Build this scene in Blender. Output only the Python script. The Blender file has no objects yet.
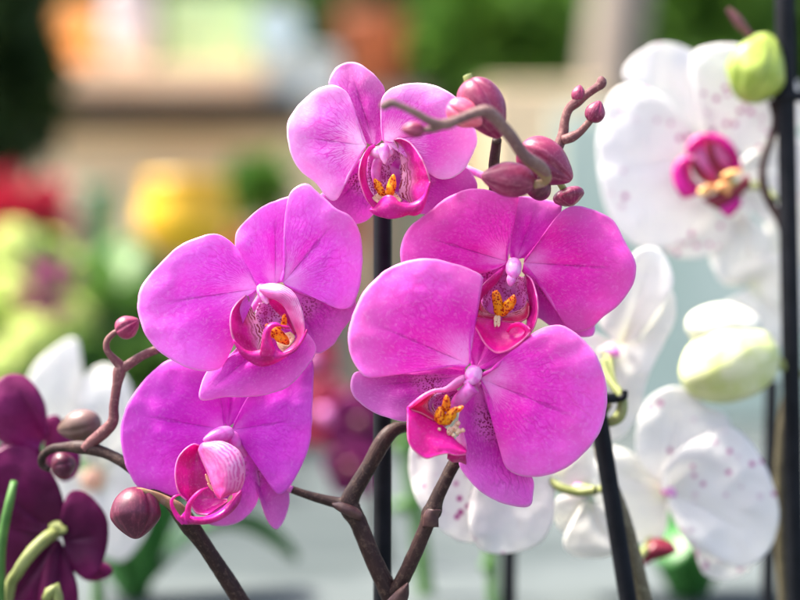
import bpy, math, random
import numpy as np
from mathutils import Vector, noise as mnoise
random.seed(7)
SC = bpy.context.scene
COL = SC.collection
U = 0.0004            # metres per photo pixel on the focus plane
D0 = 0.756            # camera to focus plane
K = U / D0
CZ = 0.92             # camera height
BENCH = 0.745

def P(px, py, d=0.0):
    y = D0 + d * U
    return Vector(((px - 400) * y * K, y, CZ + (300 - py) * y * K))

def at(px, py, Y):
    return Vector(((px - 400) * Y * K, Y, CZ + (300 - py) * Y * K))

class Fr:                       # a tracing frame: offset and scale of one enlarged crop
    def __init__(s, ox, oy, sc): s.ox, s.oy, s.sc = ox, oy, sc
    def __call__(s, q): return (s.ox + q[0] / s.sc, s.oy + q[1] / s.sc) + tuple(q[2:])

# ------------------------------------------------------------------ materials
MATS = {}
class NT:
    def __init__(s, name):
        s.m = bpy.data.materials.new(name); s.m.use_nodes = True
        s.t = s.m.node_tree; s.t.nodes.clear()
        s.out = s.t.nodes.new('ShaderNodeOutputMaterial')
    def n(s, typ, props=None, **inp):
        nd = s.t.nodes.new(typ)
        for k, v in (props or {}).items(): setattr(nd, k, v)
        for k, v in inp.items():
            key = int(k[1:]) if k[0] == 'i' and k[1:].isdigit() else k.replace('_', ' ')
            s.set(nd.inputs[key], v)
        return nd
    def set(s, sock, v):
        if isinstance(v, bpy.types.Node): v = v.outputs[0]
        if isinstance(v, bpy.types.NodeSocket): s.t.links.new(v, sock)
        else:
            if hasattr(sock.default_value, '__len__') and sock.type == 'RGBA' and len(v) == 3: v = tuple(v) + (1,)
            sock.default_value = v
    def math(s, op, a, b=0.0, c=0.0, clamp=False):
        nd = s.n('ShaderNodeMath', {'operation': op, 'use_clamp': clamp}, i0=a, i1=b, i2=c); return nd.outputs[0]
    def mr(s, v, a, b, c, d, smooth=True):
        nd = s.n('ShaderNodeMapRange', {'interpolation_type': 'SMOOTHSTEP' if smooth else 'LINEAR'}, i0=v, i1=a, i2=b, i3=c, i4=d)
        return nd.outputs[0]
    def mix(s, f, a, b, mode='MIX'):
        nd = s.t.nodes.new('ShaderNodeMix'); nd.data_type = 'RGBA'; nd.blend_type = mode
        s.set(nd.inputs[0], f); s.set(nd.inputs[6], a); s.set(nd.inputs[7], b)
        return nd.outputs[2]
    def noise(s, vec, scale, detail=2.0, rough=.5):
        return s.n('ShaderNodeTexNoise', None, Vector=vec, Scale=scale, Detail=detail, Roughness=rough).outputs[0]
    def obj(s):
        tc = s.n('ShaderNodeTexCoord'); oi = s.n('ShaderNodeObjectInfo')
        off = s.n('ShaderNodeVectorMath', {'operation': 'ADD'})
        s.t.links.new(tc.outputs['Object'], off.inputs[0])
        s.t.links.new(s.math('MULTIPLY', oi.outputs['Random'], 7.3), off.inputs[1])
        return off.outputs[0]
    def finish(s, col, rough=.5, bump=None, bstr=.3, bdist=.0005, transl=0.0, spec=.4, tcol=None, coat=0):
        pr = s.n('ShaderNodeBsdfPrincipled', None, Base_Color=col, Roughness=rough)
        pr.inputs['Specular IOR Level'].default_value = spec
        pr.inputs['Coat Weight'].default_value = coat
        pr.inputs['Coat Roughness'].default_value = .25
        bo = None
        if bump is not None:
            bo = s.n('ShaderNodeBump', None, Strength=bstr, Distance=bdist, Height=bump).outputs[0]
            s.t.links.new(bo, pr.inputs['Normal'])
        sh = pr.outputs[0]
        if transl > 0:
            tr = s.n('ShaderNodeBsdfTranslucent', None, Color=tcol if tcol is not None else col)
            if bo is not None: s.t.links.new(bo, tr.inputs['Normal'])
            sh = s.n('ShaderNodeMixShader', None, i0=transl, i1=sh, i2=tr.outputs[0]).outputs[0]
        s.t.links.new(sh, s.out.inputs[0])
        return s.m

def uvab(t):
    uv = t.n('ShaderNodeUVMap')
    sp = t.n('ShaderNodeSeparateXYZ', None, Vector=uv.outputs[0])
    return sp.outputs[0], sp.outputs[1]

def petal_mat(name, main, deep, pale, rimc, pale_to=.4, pale_amt=.8, vein=.5, midrib=.7, speck=0.0, speckc=(.25, .002, .09), transl=.36, spots=None, rim=.8, rough=.5):
    t = NT(name); a, s_ = uvab(t); o = t.obj()
    big = t.noise(o, 28, 3)
    col = t.mix(t.mr(big, .35, .65, 0, 1), main, deep)
    # pale heart
    edge = t.math('ADD', s_, t.math('MULTIPLY', t.math('SUBTRACT', big, .5), .35))
    col = t.mix(t.math('MULTIPLY', t.mr(edge, .0, pale_to, 1, 0), pale_amt), col, pale)
    # veins: cells stretched along the petal
    ns = t.noise(o, 190, 2)
    va = t.math('ADD', t.math('MULTIPLY', a, 34.), t.math('MULTIPLY', t.math('SUBTRACT', ns, .5), 2.0))
    vs = t.math('ADD', t.math('MULTIPLY', s_, 5.), t.math('MULTIPLY', ns, 1.0))
    cv = t.n('ShaderNodeCombineXYZ', None, i0=va, i1=vs)
    vo = t.n('ShaderNodeTexVoronoi', {'feature': 'DISTANCE_TO_EDGE', 'voronoi_dimensions': '2D'}, Vector=cv.outputs[0], Scale=1.0)
    ve = t.mr(vo.outputs[0], .0, .13, 1, 0)
    vfade = t.math('MULTIPLY', t.mr(s_, .12, .35, 0, 1), t.mr(s_, .8, 1., 1, .15))
    vpatch = t.mr(t.noise(o, 60, 2), .35, .65, .3, 1)
    ve = t.math('MULTIPLY', t.math('MULTIPLY', ve, vfade), vpatch)
    col = t.mix(t.math('MULTIPLY', ve, vein), col, deep)
    # long fanning veins
    fw = t.math('ADD', t.math('MULTIPLY', a, 46.), t.math('MULTIPLY', ns, 3.))
    fl = t.mr(t.math('ABSOLUTE', t.math('SUBTRACT', t.math('FRACT', fw), .5)), 0, .16, 1, 0)
    fl = t.math('MULTIPLY', t.math('MULTIPLY', fl, t.mr(s_, .1, .3, 0, 1)), t.mr(s_, .45, .85, 1, 0))
    fl = t.math('MULTIPLY', fl, vpatch)
    col = t.mix(t.math('MULTIPLY', fl, min(1, vein * 1.2)), col, tuple(c * .8 for c in deep))
    # midrib and its flush
    da = t.math('ABSOLUTE', t.math('SUBTRACT', a, .5))
    da = t.math('ADD', da, t.math('MULTIPLY', t.math('SUBTRACT', ns, .5), .03))
    mid = t.math('MULTIPLY', t.mr(da, .0, .012, 1, 0), t.mr(s_, .55, .85, 1, 0))
    mid = t.math('MULTIPLY', mid, t.mr(s_, .02, .15, 0, 1))
    flush = t.math('MULTIPLY', t.mr(da, .0, .17, 1, 0), t.math('MULTIPLY', t.mr(s_, .6, 1., 1, 0), t.mr(s_, .05, .35, 0, 1)))
    col = t.mix(t.math('MULTIPLY', flush, midrib * .55), col, deep)
    dark = tuple(c * .45 for c in deep)
    col = t.mix(t.math('MULTIPLY', mid, midrib * .6), col, dark)
    # fine sugary cell texture
    grain = t.noise(o, 560, 4, .75)
    st = t.noise(t.n('ShaderNodeCombineXYZ', None, i0=t.math('ADD', t.math('MULTIPLY', a, 85.), t.math('MULTIPLY', ns, 5.)), i1=t.math('MULTIPLY', s_, 30.)).outputs[0], 1., 3, .65)
    gr = t.math('MULTIPLY', t.math('ADD', st, grain), .5)
    col = t.mix(t.math('MULTIPLY', t.mr(gr, .48, .66, 0, 1), .22), col, pale)
    col = t.mix(t.math('MULTIPLY', t.mr(gr, .36, .5, 1, 0), .40), col, deep)
    if speck:
        sv = t.n('ShaderNodeTexVoronoi', None, Vector=o, Scale=1150.)
        sp = t.mr(sv.outputs[0], .38, .55, 1, 0)
        msk = t.math('MULTIPLY', t.mr(s_, .12, .3, 0, 1), t.mr(t.math('ADD', s_, t.math('MULTIPLY', big, .4)), .55, .8, 1, 0))
        msk = t.math('MULTIPLY', msk, t.mr(da, .12, .3, 1, 0))
        col = t.mix(t.math('MULTIPLY', msk, .35 * speck), col, pale)
        col = t.mix(t.math('MULTIPLY', t.math('MULTIPLY', sp, msk), speck), col, speckc)
    if spots:
        sv = t.n('ShaderNodeTexVoronoi', None, Vector=o, Scale=190., Randomness=1.)
        rnd = t.n('ShaderNodeSeparateColor', None, i0=sv.outputs[1])
        sp = t.math('MULTIPLY', t.mr(sv.outputs[0], .16, .38, 1, 0), t.mr(rnd.outputs[0], .4, .6, 0, 1))
        sp = t.math('MULTIPLY', sp, t.mr(t.noise(o, 26, 1), .42, .54, 0, 1))
        col = t.mix(sp, col, spots)
    # paler margin
    col = t.mix(t.math('MULTIPLY', t.mr(s_, .97, .998, 0, 1), rim * .6), col, rimc)
    col = t.mix(t.math('MULTIPLY', t.mr(t.math('ADD', s_, t.math('MULTIPLY', t.math('SUBTRACT', big, .5), .5)), .5, 1.05, 0, 1), rim * .34), col, rimc)
    h = t.math('SUBTRACT', t.math('MULTIPLY', gr, .6), t.math('ADD', t.math('MULTIPLY', ve, .14), t.math('MULTIPLY', mid, 1.2)))
    return t.finish(col, rough, h, .55, .00035, transl, .25)

def lip_mat(name, main, deep, pale, stripe=0.0, stripec=(.30, .004, .04), sfreq=9., transl=.42, smask=(0, .8), coat=.25, tipc=None, wob=3.4):
    """u runs from first to second edge, v along it; stripes run along v, strongest near the first edge"""
    t = NT(name); a, v = uvab(t); o = t.obj()
    big = t.noise(o, 130, 3)
    col = t.mix(t.mr(big, .35, .65, 0, 1), main, deep)
    grain = t.noise(o, 900, 3, .7)
    col = t.mix(t.math('MULTIPLY', t.mr(grain, .5, .75, 0, 1), .18), col, pale)
    if stripe:
        ns = t.noise(o, 230, 3)
        m = t.mr(t.math('ADD', a, t.math('MULTIPLY', t.math('SUBTRACT', ns, .5), .35)), smask[0], smask[1], 1, 0)
        col = t.mix(t.math('MULTIPLY', m, .75 * stripe), col, pale)
        fw = t.math('ADD', t.math('MULTIPLY', a, sfreq), t.math('MULTIPLY', ns, wob))
        fl = t.mr(t.math('ABSOLUTE', t.math('SUBTRACT', t.math('FRACT', fw), .5)), .17, .32, 1, 0)
        fl = t.math('MULTIPLY', fl, t.mr(t.noise(o, 330, 2), .36, .46, 0, 1))
        col = t.mix(t.math('MULTIPLY', t.math('MULTIPLY', fl, m), stripe), col, stripec)
    else:
        ns = t.noise(o, 200, 2)
        fw = t.math('ADD', t.math('MULTIPLY', a, 12.), t.math('MULTIPLY', ns, 2.5))
        fl = t.mr(t.math('ABSOLUTE', t.math('SUBTRACT', t.math('FRACT', fw), .5)), 0, .2, 1, 0)
        col = t.mix(t.math('MULTIPLY', fl, .3), col, deep)
    if tipc: col = t.mix(t.math('MULTIPLY', t.mr(t.math('ADD', v, t.math('MULTIPLY', t.math('SUBTRACT', big, .5), .5)), .35, 1., 0, 1), .85), col, tipc)
    e = t.math('MULTIPLY', t.math('ABSOLUTE', t.math('SUBTRACT', a, .5)), 2.)
    col = t.mix(t.math('MULTIPLY', t.mr(e, .955, .995, 0, 1), .4), col, pale)
    return t.finish(col, .38, t.math('ADD', grain, big), .3, .0004, transl, .4, coat=coat)

def dots_mat(name, base, dot, scale, lo=.25, hi=.42, rough=.4, base2=None, transl=.35):
    t = NT(name); o = t.obj()
    b = t.mix(t.mr(t.noise(o, 150, 2), .4, .6, 0, 1), base, base2 or base)
    sv = t.n('ShaderNodeTexVoronoi', None, Vector=o, Scale=scale)
    sp = t.mr(sv.outputs[0], lo, hi, 1, 0)
    sp = t.math('MULTIPLY', sp, t.mr(t.noise(o, 300, 1), .35, .45, 0, 1))
    col = t.mix(sp, b, dot)
    return t.finish(col, rough, t.noise(o, 700, 2), .4, .0004, transl, .4)

def plain(name, c1, c2, scale=60, rough=.5, bstr=.2, bdist=.0005, transl=0., spec=.4, stretch=None, coat=0):
    t = NT(name); o = t.obj()
    if stretch: o = t.n('ShaderNodeMapping', None, Vector=o, Scale=stretch).outputs[0]
    n1 = t.noise(o, scale, 4, .6)
    col = t.mix(t.mr(n1, .35, .65, 0, 1), c1, c2)
    return t.finish(col, rough, n1, bstr, bdist, transl, spec, coat=coat)

def stem_mat(name, c1, c2, c3, scale=420):
    t = NT(name); o = t.obj()
    n1 = t.noise(o, 60, 3); n2 = t.noise(o, scale, 4, .75)
    col = t.mix(t.mr(n1, .35, .65, 0, 1), c1, c2)
    col = t.mix(t.math('MULTIPLY', t.mr(n2, .5, .68, 0, 1), .75), col, c3)
    a, v = uvab(t)
    fib = t.noise(t.n('ShaderNodeCombineXYZ', None, i0=t.math('MULTIPLY', a, 30.), i1=t.math('MULTIPLY', v, 3.)).outputs[0], 1., 3)
    col = t.mix(t.math('MULTIPLY', t.mr(fib, .5, .7, 0, 1), .25), col, c3)
    return t.finish(col, .5, t.math('ADD', n2, fib), .5, .0004, 0, .18)

M = {}
MAIN = (.72, .085, .55); DEEP = (.52, .015, .40); PALE = (.93, .60, .88); RIM = (.93, .52, .86)
M['A'] = petal_mat('petal_light_magenta', (.92, .27, .82), (.80, .05, .58), (.97, .74, .92), (.99, .74, .93), .6, .95, 1., .8, rim=1.3)
M['B'] = petal_mat('petal_magenta', (.88, .12, .79), (.78, .025, .60), (.95, .56, .88), RIM, .4, .6, .6, .7)
M['C'] = petal_mat('petal_violet_magenta', (.80, .07, .74), (.66, .015, .57), (.86, .38, .82), (.84, .40, .82), .3, .5, .5, .5, rim=.5)
M['D'] = petal_mat('petal_hot_magenta', (.90, .032, .58), (.74, .006, .40), (.93, .40, .78), (.90, .38, .80), .35, .65, .6, .8)
M['E'] = petal_mat('petal_bright_magenta', (.92, .07, .70), (.82, .012, .50), (.96, .50, .84), RIM, .45, .75, .7, .7)
M['S'] = petal_mat('sepal_speckled', (.78, .05, .62), (.52, .005, .38), (.88, .40, .76), RIM, .3, .5, .9, .6, speck=.9)
M['SD'] = petal_mat('sepal_dorsal', (.80, .04, .64), (.62, .006, .46), (.90, .42, .80), RIM, .25, .5, .5, .5)
M['SA'] = petal_mat('sepal_dorsal_veined', (.80, .12, .62), (.52, .008, .34), (.95, .60, .88), (.96, .62, .88), .3, .7, 1., .6)
M['lip'] = lip_mat('lip_magenta', (.74, .012, .40), (.54, .003, .22), (.93, .45, .75))
M['lipstripe'] = lip_mat('lip_striped', (.70, .02, .38), (.52, .006, .20), (.93, .55, .76), 1., sfreq=8., smask=(.1, .62))
M['lipred'] = lip_mat('lip_crimson', (.82, .02, .20), (.66, .01, .14), (.90, .50, .62), 1., (.40, .004, .03), sfreq=6., smask=(.1, .7))
M['lippale'] = lip_mat('lip_pale', (.86, .26, .66), (.74, .07, .46), (.95, .68, .88), .7, (.66, .015, .36), 9., smask=(.0, 1.3), tipc=(.84, .03, .36), wob=1.8)
M['liphot'] = lip_mat('lip_hot_pink', (.90, .008, .42), (.78, .004, .30), (.95, .42, .72), coat=.35)
M['throat'] = dots_mat('throat_speckled', (.62, .12, .48), (.36, .004, .14), 1300., .34, .55, base2=(.78, .34, .68))
M['column'] = plain('column_white_pink', (.88, .42, .74), (.80, .14, .58), 260, .3, .2, coat=.3, transl=.15)
M['columnpink'] = plain('column_pink', (.80, .22, .64), (.70, .06, .46), 200, .3, .2, coat=.3, transl=.15)
M['callus'] = dots_mat('callus_orange', (.95, .40, .005), (.45, .008, .004), 1000., .38, .52, base2=(.95, .26, .01))
M['ivory'] = dots_mat('callus_ivory', (.90, .74, .50), (.5, .05, .04), 1100., .2, .35, base2=(.86, .55, .40))
M['stem'] = stem_mat('stem_dark_brown', (.040, .019, .017), (.024, .012, .011), (.095, .058, .042))
M['stempurple'] = stem_mat('stem_purple_brown', (.12, .04, .05), (.17, .075, .07), (.30, .16, .14))
M['stemgrey'] = stem_mat('stem_mauve_grey', (.13, .07, .07), (.19, .11, .095), (.28, .19, .16))
M['pedicel'] = stem_mat('pedicel_olive', (.20, .13, .05), (.28, .19, .10), (.34, .22, .18))
M['node'] = plain('node_sheath', (.05, .018, .020), (.08, .036, .030), 300, .5)
def bud_mat(name, c1, c2, c3):
    t = NT(name); a, v = uvab(t); o = t.obj()
    n1 = t.noise(t.n('ShaderNodeCombineXYZ', None, i0=t.math('MULTIPLY', a, 22.), i1=t.math('MULTIPLY', v, 2.5)).outputs[0], 1., 4)
    n2 = t.noise(o, 90, 3)
    col = t.mix(t.mr(n2, .35, .65, 0, 1), c1, c2)
    col = t.mix(t.math('MULTIPLY', t.mr(n1, .5, .72, 0, 1), .4), col, c3)
    gr = t.noise(o, 800, 3, .7)
    col = t.mix(t.math('MULTIPLY', t.mr(gr, .5, .75, 0, 1), .25), col, c3)
    return t.finish(col, .42, t.math('ADD', gr, t.math('MULTIPLY', n1, .3)), .3, .0003, .08, .4, coat=.08)
M['bud'] = bud_mat('bud_wine', (.27, .025, .085), (.16, .009, .05), (.58, .22, .30))
M['buddark'] = bud_mat('bud_dark_wine', (.12, .008, .035), (.07, .006, .026), (.34, .07, .12))
M['budopen'] = bud_mat('bud_coral', (.70, .16, .20), (.62, .08, .18), (.88, .45, .38))
M['budgreen'] = bud_mat('bud_green', (.34, .42, .07), (.20, .30, .03), (.50, .56, .18))
M['budcream'] = bud_mat('bud_cream_green', (.66, .68, .40), (.54, .60, .22), (.74, .74, .58))
M['budwhite'] = bud_mat('bud_cream_white', (.70, .70, .62), (.64, .64, .50), (.78, .78, .72))
M['W'] = petal_mat('petal_white_spotted', (.88, .87, .84), (.82, .81, .79), (.92, .90, .80), (.93, .91, .90), .3, .5, .12, .1, transl=.45, spots=(.48, .05, .30), rim=.3)
M['W2'] = petal_mat('petal_white', (.89, .88, .84), (.83, .82, .77), (.90, .90, .66), (.93, .92, .89), .35, .6, .12, .1, transl=.45, rim=.3)
M['P'] = petal_mat('petal_dark_purple', (.17, .006, .085), (.085, .003, .045), (.22, .02, .12), (.24, .02, .12), .2, .4, .5, .5, rim=.3, rough=.38)
M['PL'] = petal_mat('petal_wine', (.26, .015, .14), (.16, .008, .08), (.42, .08, .24), (.38, .06, .22), .2, .4, .4, .4, rim=.3)
M['R'] = petal_mat('petal_red', (.62, .03, .10), (.40, .01, .06), (.85, .45, .45), (.8, .3, .35), .45, .8, .2, .2)
M['black'] = plain('black_plastic', (.004, .005, .007), (.008, .009, .012), 90, .6, .15, spec=.15)
M['greenstem'] = plain('green_stem', (.045, .14, .02), (.08, .20, .035), 90, .5)
M['palegreen'] = plain('pale_green_stem', (.27, .30, .10), (.19, .22, .06), 90, .5)
M['leaf'] = plain('orchid_leaf', (.05, .20, .045), (.08, .28, .06), 20, .4, transl=.15)
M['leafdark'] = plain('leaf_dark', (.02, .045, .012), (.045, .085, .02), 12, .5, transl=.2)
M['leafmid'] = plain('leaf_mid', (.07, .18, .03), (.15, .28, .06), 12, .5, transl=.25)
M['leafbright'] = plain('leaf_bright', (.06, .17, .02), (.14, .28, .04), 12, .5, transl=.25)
M['lime'] = plain('floret_lime', (.74, .80, .30), (.56, .68, .14), 16, .5, transl=.3)
M['redleaf'] = plain('bract_red', (.60, .04, .08), (.42, .02, .05), 16, .5, transl=.25)
M['bench'] = plain('bench_grey_blue', (.095, .112, .112), (.05, .063, .063), 4, .8, .3, .001, spec=.1)
M['tan'] = plain('board_tan', (.82, .58, .36), (.70, .46, .27), 6, .7, stretch=(1, 1, 8))
M['beige'] = plain('card_beige', (.88, .72, .46), (.78, .60, .36), 5, .8)
M['shelfshade'] = plain('shelf_shade_dark', (.03, .022, .014), (.02, .016, .01), 10, .7)  # near-black colour standing for the shadow below the shelf board
M['orange'] = plain('terracotta_orange', (.88, .46, .18), (.80, .38, .12), 10, .6)
M['rust'] = plain('rust_clay', (.34, .10, .04), (.26, .07, .03), 10, .7)
M['whitepot'] = plain('white_glaze', (.58, .54, .55), (.52, .48, .50), 10, .3)
M['greenbox'] = plain('green_card', (.40, .60, .28), (.48, .66, .34), 8, .6)
M['darkgreen'] = plain('green_plastic', (.02, .14, .07), (.03, .18, .09), 8, .4)
M['yellow'] = plain('yellow_glaze', (.86, .50, .02), (.78, .40, .02), 8, .35)
M['bluewhite'] = plain('pale_blue_glaze', (.42, .62, .66), (.55, .70, .72), 8, .35)
M['greywhite'] = plain('pale_grey_card', (.52, .56, .50), (.60, .62, .56), 8, .6)
M['sheet'] = plain('pale_sheet', (.42, .52, .42), (.52, .60, .50), 3, .6)
M['floor'] = plain('concrete', (.30, .30, .28), (.24, .24, .23), 3, .85)
M['wall'] = plain('wall_olive', (.20, .19, .13), (.15, .16, .10), 1.2, .9)
M['soil'] = plain('soil', (.05, .035, .02), (.03, .02, .012), 60, .9)
M['greypost'] = plain('grey_post', (.17, .145, .125), (.22, .19, .16), 8, .7)

# ------------------------------------------------------------------ meshes
class MB:
    def __init__(s): s.v = []; s.f = []; s.uv = []; s.solid = 0.0
    def grid(s, rows, uvs, close=False):
        """rows: list of equally long lists of Vectors"""
        b = len(s.v); n = len(rows[0])
        for r, ur in zip(rows, uvs):
            for p, q in zip(r, ur): s.v.append(Vector(p)); s.uv.append(q)
        for i in range(len(rows) - 1):
            for j in range(n - 1 if not close else n):
                k = (j + 1) % n
                s.f.append((b + i*n + j, b + i*n + k, b + (i+1)*n + k, b + (i+1)*n + j))
        return b
    def box(s, c, sz, bev=0):
        b = len(s.v); cx, cy, cz = c; x, y, z = sz[0]/2, sz[1]/2, sz[2]/2
        for dx, dy, dz in ((-1,-1,-1),(1,-1,-1),(1,1,-1),(-1,1,-1),(-1,-1,1),(1,-1,1),(1,1,1),(-1,1,1)):
            s.v.append(Vector((cx+dx*x, cy+dy*y, cz+dz*z))); s.uv.append((0, 0))
        for q in ((3,2,1,0),(4,5,6,7),(0,1,5,4),(1,2,6,5),(2,3,7,6),(3,0,4,7)): s.f.append(tuple(b+i for i in q))
    def lathe(s, c, prof, n=40):
        rows = []; uv = []
        for i, (r, z) in enumerate(prof):
            rows.append([Vector((c[0] + r*math.cos(t*2*math.pi/n), c[1] + r*math.sin(t*2*math.pi/n), c[2] + z)) for t in range(n)])
            uv.append([(t/n, i/len(prof)) for t in range(n)])
        s.grid(rows, uv, True)
    def build(s, name, mat, parent=None, smooth=True, thick=0, subd=0, bevel=0):
        me = bpy.data.meshes.new(name)
        c = sum(s.v, Vector()) / len(s.v)
        me.from_pydata([v - c for v in s.v], [], s.f)
        ul = me.uv_layers.new(name='UVMap')
        for l in me.loops: ul.data[l.index].uv = s.uv[l.vertex_index]
        me.materials.append(M[mat] if isinstance(mat, str) else mat)
        if smooth:
            for p in me.polygons: p.use_smooth = True
        o = bpy.data.objects.new(name, me); COL.objects.link(o)
        o['_w'] = list(c)
        if parent is not None:
            o.parent = parent; o.location = c - Vector(parent['_w'])
        else: o.location = c
        if thick:
            md = o.modifiers.new('thick', 'SOLIDIFY'); md.thickness = thick; md.offset = 0
        if bevel:
            md = o.modifiers.new('bevel', 'BEVEL'); md.width = bevel; md.segments = 2
        if subd:
            md = o.modifiers.new('sub', 'SUBSURF'); md.levels = subd; md.render_levels = subd
        return o

def empty(name, loc, label, cat, group=None):
    o = bpy.data.objects.new(name, None); COL.objects.link(o); o.location = loc; o['_w'] = list(loc)
    o.empty_display_size = .02
    tag(o, label, cat, group); return o
def tag(o, label=None, cat=None, group=None, kind=None):
    if label: o['label'] = label
    if cat: o['category'] = cat
    if group: o['group'] = group
    if kind: o['kind'] = kind
    return o

def cr(pts, n, closed=False):
    """Catmull-Rom through tuples, resampled to n points of equal arc length"""
    p = [np.array(q, float) for q in pts]; m = len(p); out = []
    segs = m if closed else m - 1
    for i in range(segs):
        p1, p2 = p[i % m], p[(i+1) % m]
        p0 = p[(i-1) % m] if (closed or i > 0) else 2*p1 - p2
        p3 = p[(i+2) % m] if (closed or i + 2 < m) else 2*p2 - p1
        for k in range(16):
            t = k / 16
            out.append(.5*((2*p1) + (-p0+p2)*t + (2*p0-5*p1+4*p2-p3)*t*t + (-p0+3*p1-3*p2+p3)*t**3))
    out.append(p[0] if closed else p[-1])
    out = np.array(out)
    L = np.concatenate([[0], np.cumsum(np.linalg.norm(np.diff(out, axis=0), axis=1))])
    t = np.linspace(0, L[-1], n)
    return np.stack([np.interp(t, L, out[:, k]) for k in range(out.shape[1])], 1)

def fbm(x, y, z): return mnoise.fractal(Vector((x, y, z)), 1.0, 2.0, 3)

def petal_verts(base, outline, d0=0, tilt=(0, 0), bulge=10, fold=2.6, curl=1.5, wave=3.0, tip=None, nt=96, ns=30, seed=0, edge=2):
    o = cr(outline, nt); b = np.array(base[:2], float)
    dist = np.linalg.norm(o - b, axis=1); R = dist.max()
    if tip is None: k = int(np.argmax(dist))
    else: k = int(np.argmin(np.linalg.norm(o - np.array(tip), axis=1)))
    k = min(max(k, 8), nt - 9)
    a = np.concatenate([np.linspace(0, .5, k+1)[:-1], np.linspace(.5, 1, nt-k)])
    sa = (np.arange(nt) / (nt - 1))
    rows, uvs = [], []
    for i in range(ns + 1):
        s = (i / ns) ** .9
        row, ur = [], []
        for j in range(nt):
            q = b + (o[j] - b) * s
            rr = dist[j] / R
            q = q + 0
            w = math.sin(sa[j] * math.pi)
            d = d0 + tilt[0]*(q[0]-b[0]) + tilt[1]*(q[1]-b[1])
            d -= bulge * math.sin(min(1, s) * math.pi * .68) * (0.35 + .65*w)
            g = (a[j] - .5)
            d += fold * math.exp(-(g/.05)**2) * math.sin(min(s*1.15, 1) * math.pi)
            d += curl * s**5 * (.5 + rr)
            d += wave * math.sin(a[j]*17 + seed*2.1) * s**3
            d += 2.2*wave * fbm(q[0]*.018 + seed*3.7, q[1]*.018, seed) * s
            # small irregularity of the margin
            e = edge * .35 * fbm(q[0]*.07 + seed, q[1]*.07, seed*1.3) * s**6
            q = q + (o[j] - b) / max(dist[j], 1e-3) * e
            row.append(P(q[0], q[1], d)); ur.append((a[j], s))
        rows.append(row); uvs.append(ur)
    return rows, uvs

SEED = [0]
def petal(fr, name, mat, parent, base, outline, label=None, thick=.0004, **kw):
    SEED[0] += 1
    bx = fr(base); ol = [fr(q) for q in outline]
    if kw.get('tip'): kw['tip'] = fr(kw['tip'])
    kw.setdefault('seed', SEED[0])
    rows, uvs = petal_verts(bx, ol, **kw)
    mb = MB(); mb.grid(rows, uvs)
    ob = mb.build(name, mat, parent, thick=thick)
    if label: ob['label'] = label
    return ob

def ladder(fr, name, mat, parent, L, R, dL=0, dR=0, bulge=8, n=40, m=16, thick=.0006, curlL=0, curlR=0, mb=None, twist=0):
    """surface between two 2-D edge curves; dL/dR: depth of the edges (number or list along the edge); bulge > 0: towards camera"""
    L = cr([fr(q) for q in L], n); R = cr([fr(q) for q in R], n)
    def dep(d, t):
        if isinstance(d, (int, float)): return d
        return float(np.interp(t, np.linspace(0, 1, len(d)), d))
    rows, uvs = [], []
    for i in range(n):
        t = i / (n - 1); row, ur = [], []
        for j in range(m + 1):
            u = j / m
            q = L[i]*(1-u) + R[i]*u
            d = dep(dL, t)*(1-u) + dep(dR, t)*u - bulge*math.sin(u*math.pi)
            d += curlL*(1-u)**6 + curlR*u**6
            d += .8*fbm(q[0]*.08, q[1]*.08, bulge)
            row.append(P(q[0], q[1], d)); ur.append((u, t))
        rows.append(row); uvs.append(ur)
    own = mb is None
    if own: mb = MB()
    mb.grid(rows, uvs)
    return mb.build(name, mat, parent, thick=thick) if own else mb

def tube(mb, pts, n=None, seg=16, bump=.04, world=False, caps=True):
    """pts: (px, py, depth, radius px)"""
    n = n or max(12, len(pts) * 8)
    c = cr(pts, n)
    pos = [P(q[0], q[1], q[2]) if not world else Vector(q[:3]) for q in c]
    sc = 1 if world else U
    ref = Vector((0, 1, .2)).normalized(); rows, uvs = [], []
    length = 0
    for i in range(n):
        tg = (pos[min(i+1, n-1)] - pos[max(i-1, 0)]).normalized()
        s1 = tg.cross(ref).normalized(); s2 = tg.cross(s1).normalized(); ref = -s2 if (-s2).dot(ref) > 0 else s2
        s2 = ref
        if i: length += (pos[i] - pos[i-1]).length
        r = max(c[i][3], .01) * sc * (pos[i].y / D0 if not world else 1)
        row, ur = [], []
        for k in range(seg):
            t = k * 2*math.pi/seg
            rr = r * (1 + bump*fbm(pos[i].x*300 + math.cos(t), pos[i].z*300, math.sin(t)*1.1))
            row.append(pos[i] + (s1*math.cos(t) + s2*math.sin(t))*rr); ur.append((k/seg, length*40))
        rows.append(row); uvs.append(ur)
    if caps:
        rows = [[pos[0]]*seg] + rows + [[pos[-1]]*seg]; uvs = [uvs[0]] + uvs + [uvs[-1]]
    mb.grid(rows, uvs, True)
    return mb

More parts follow.
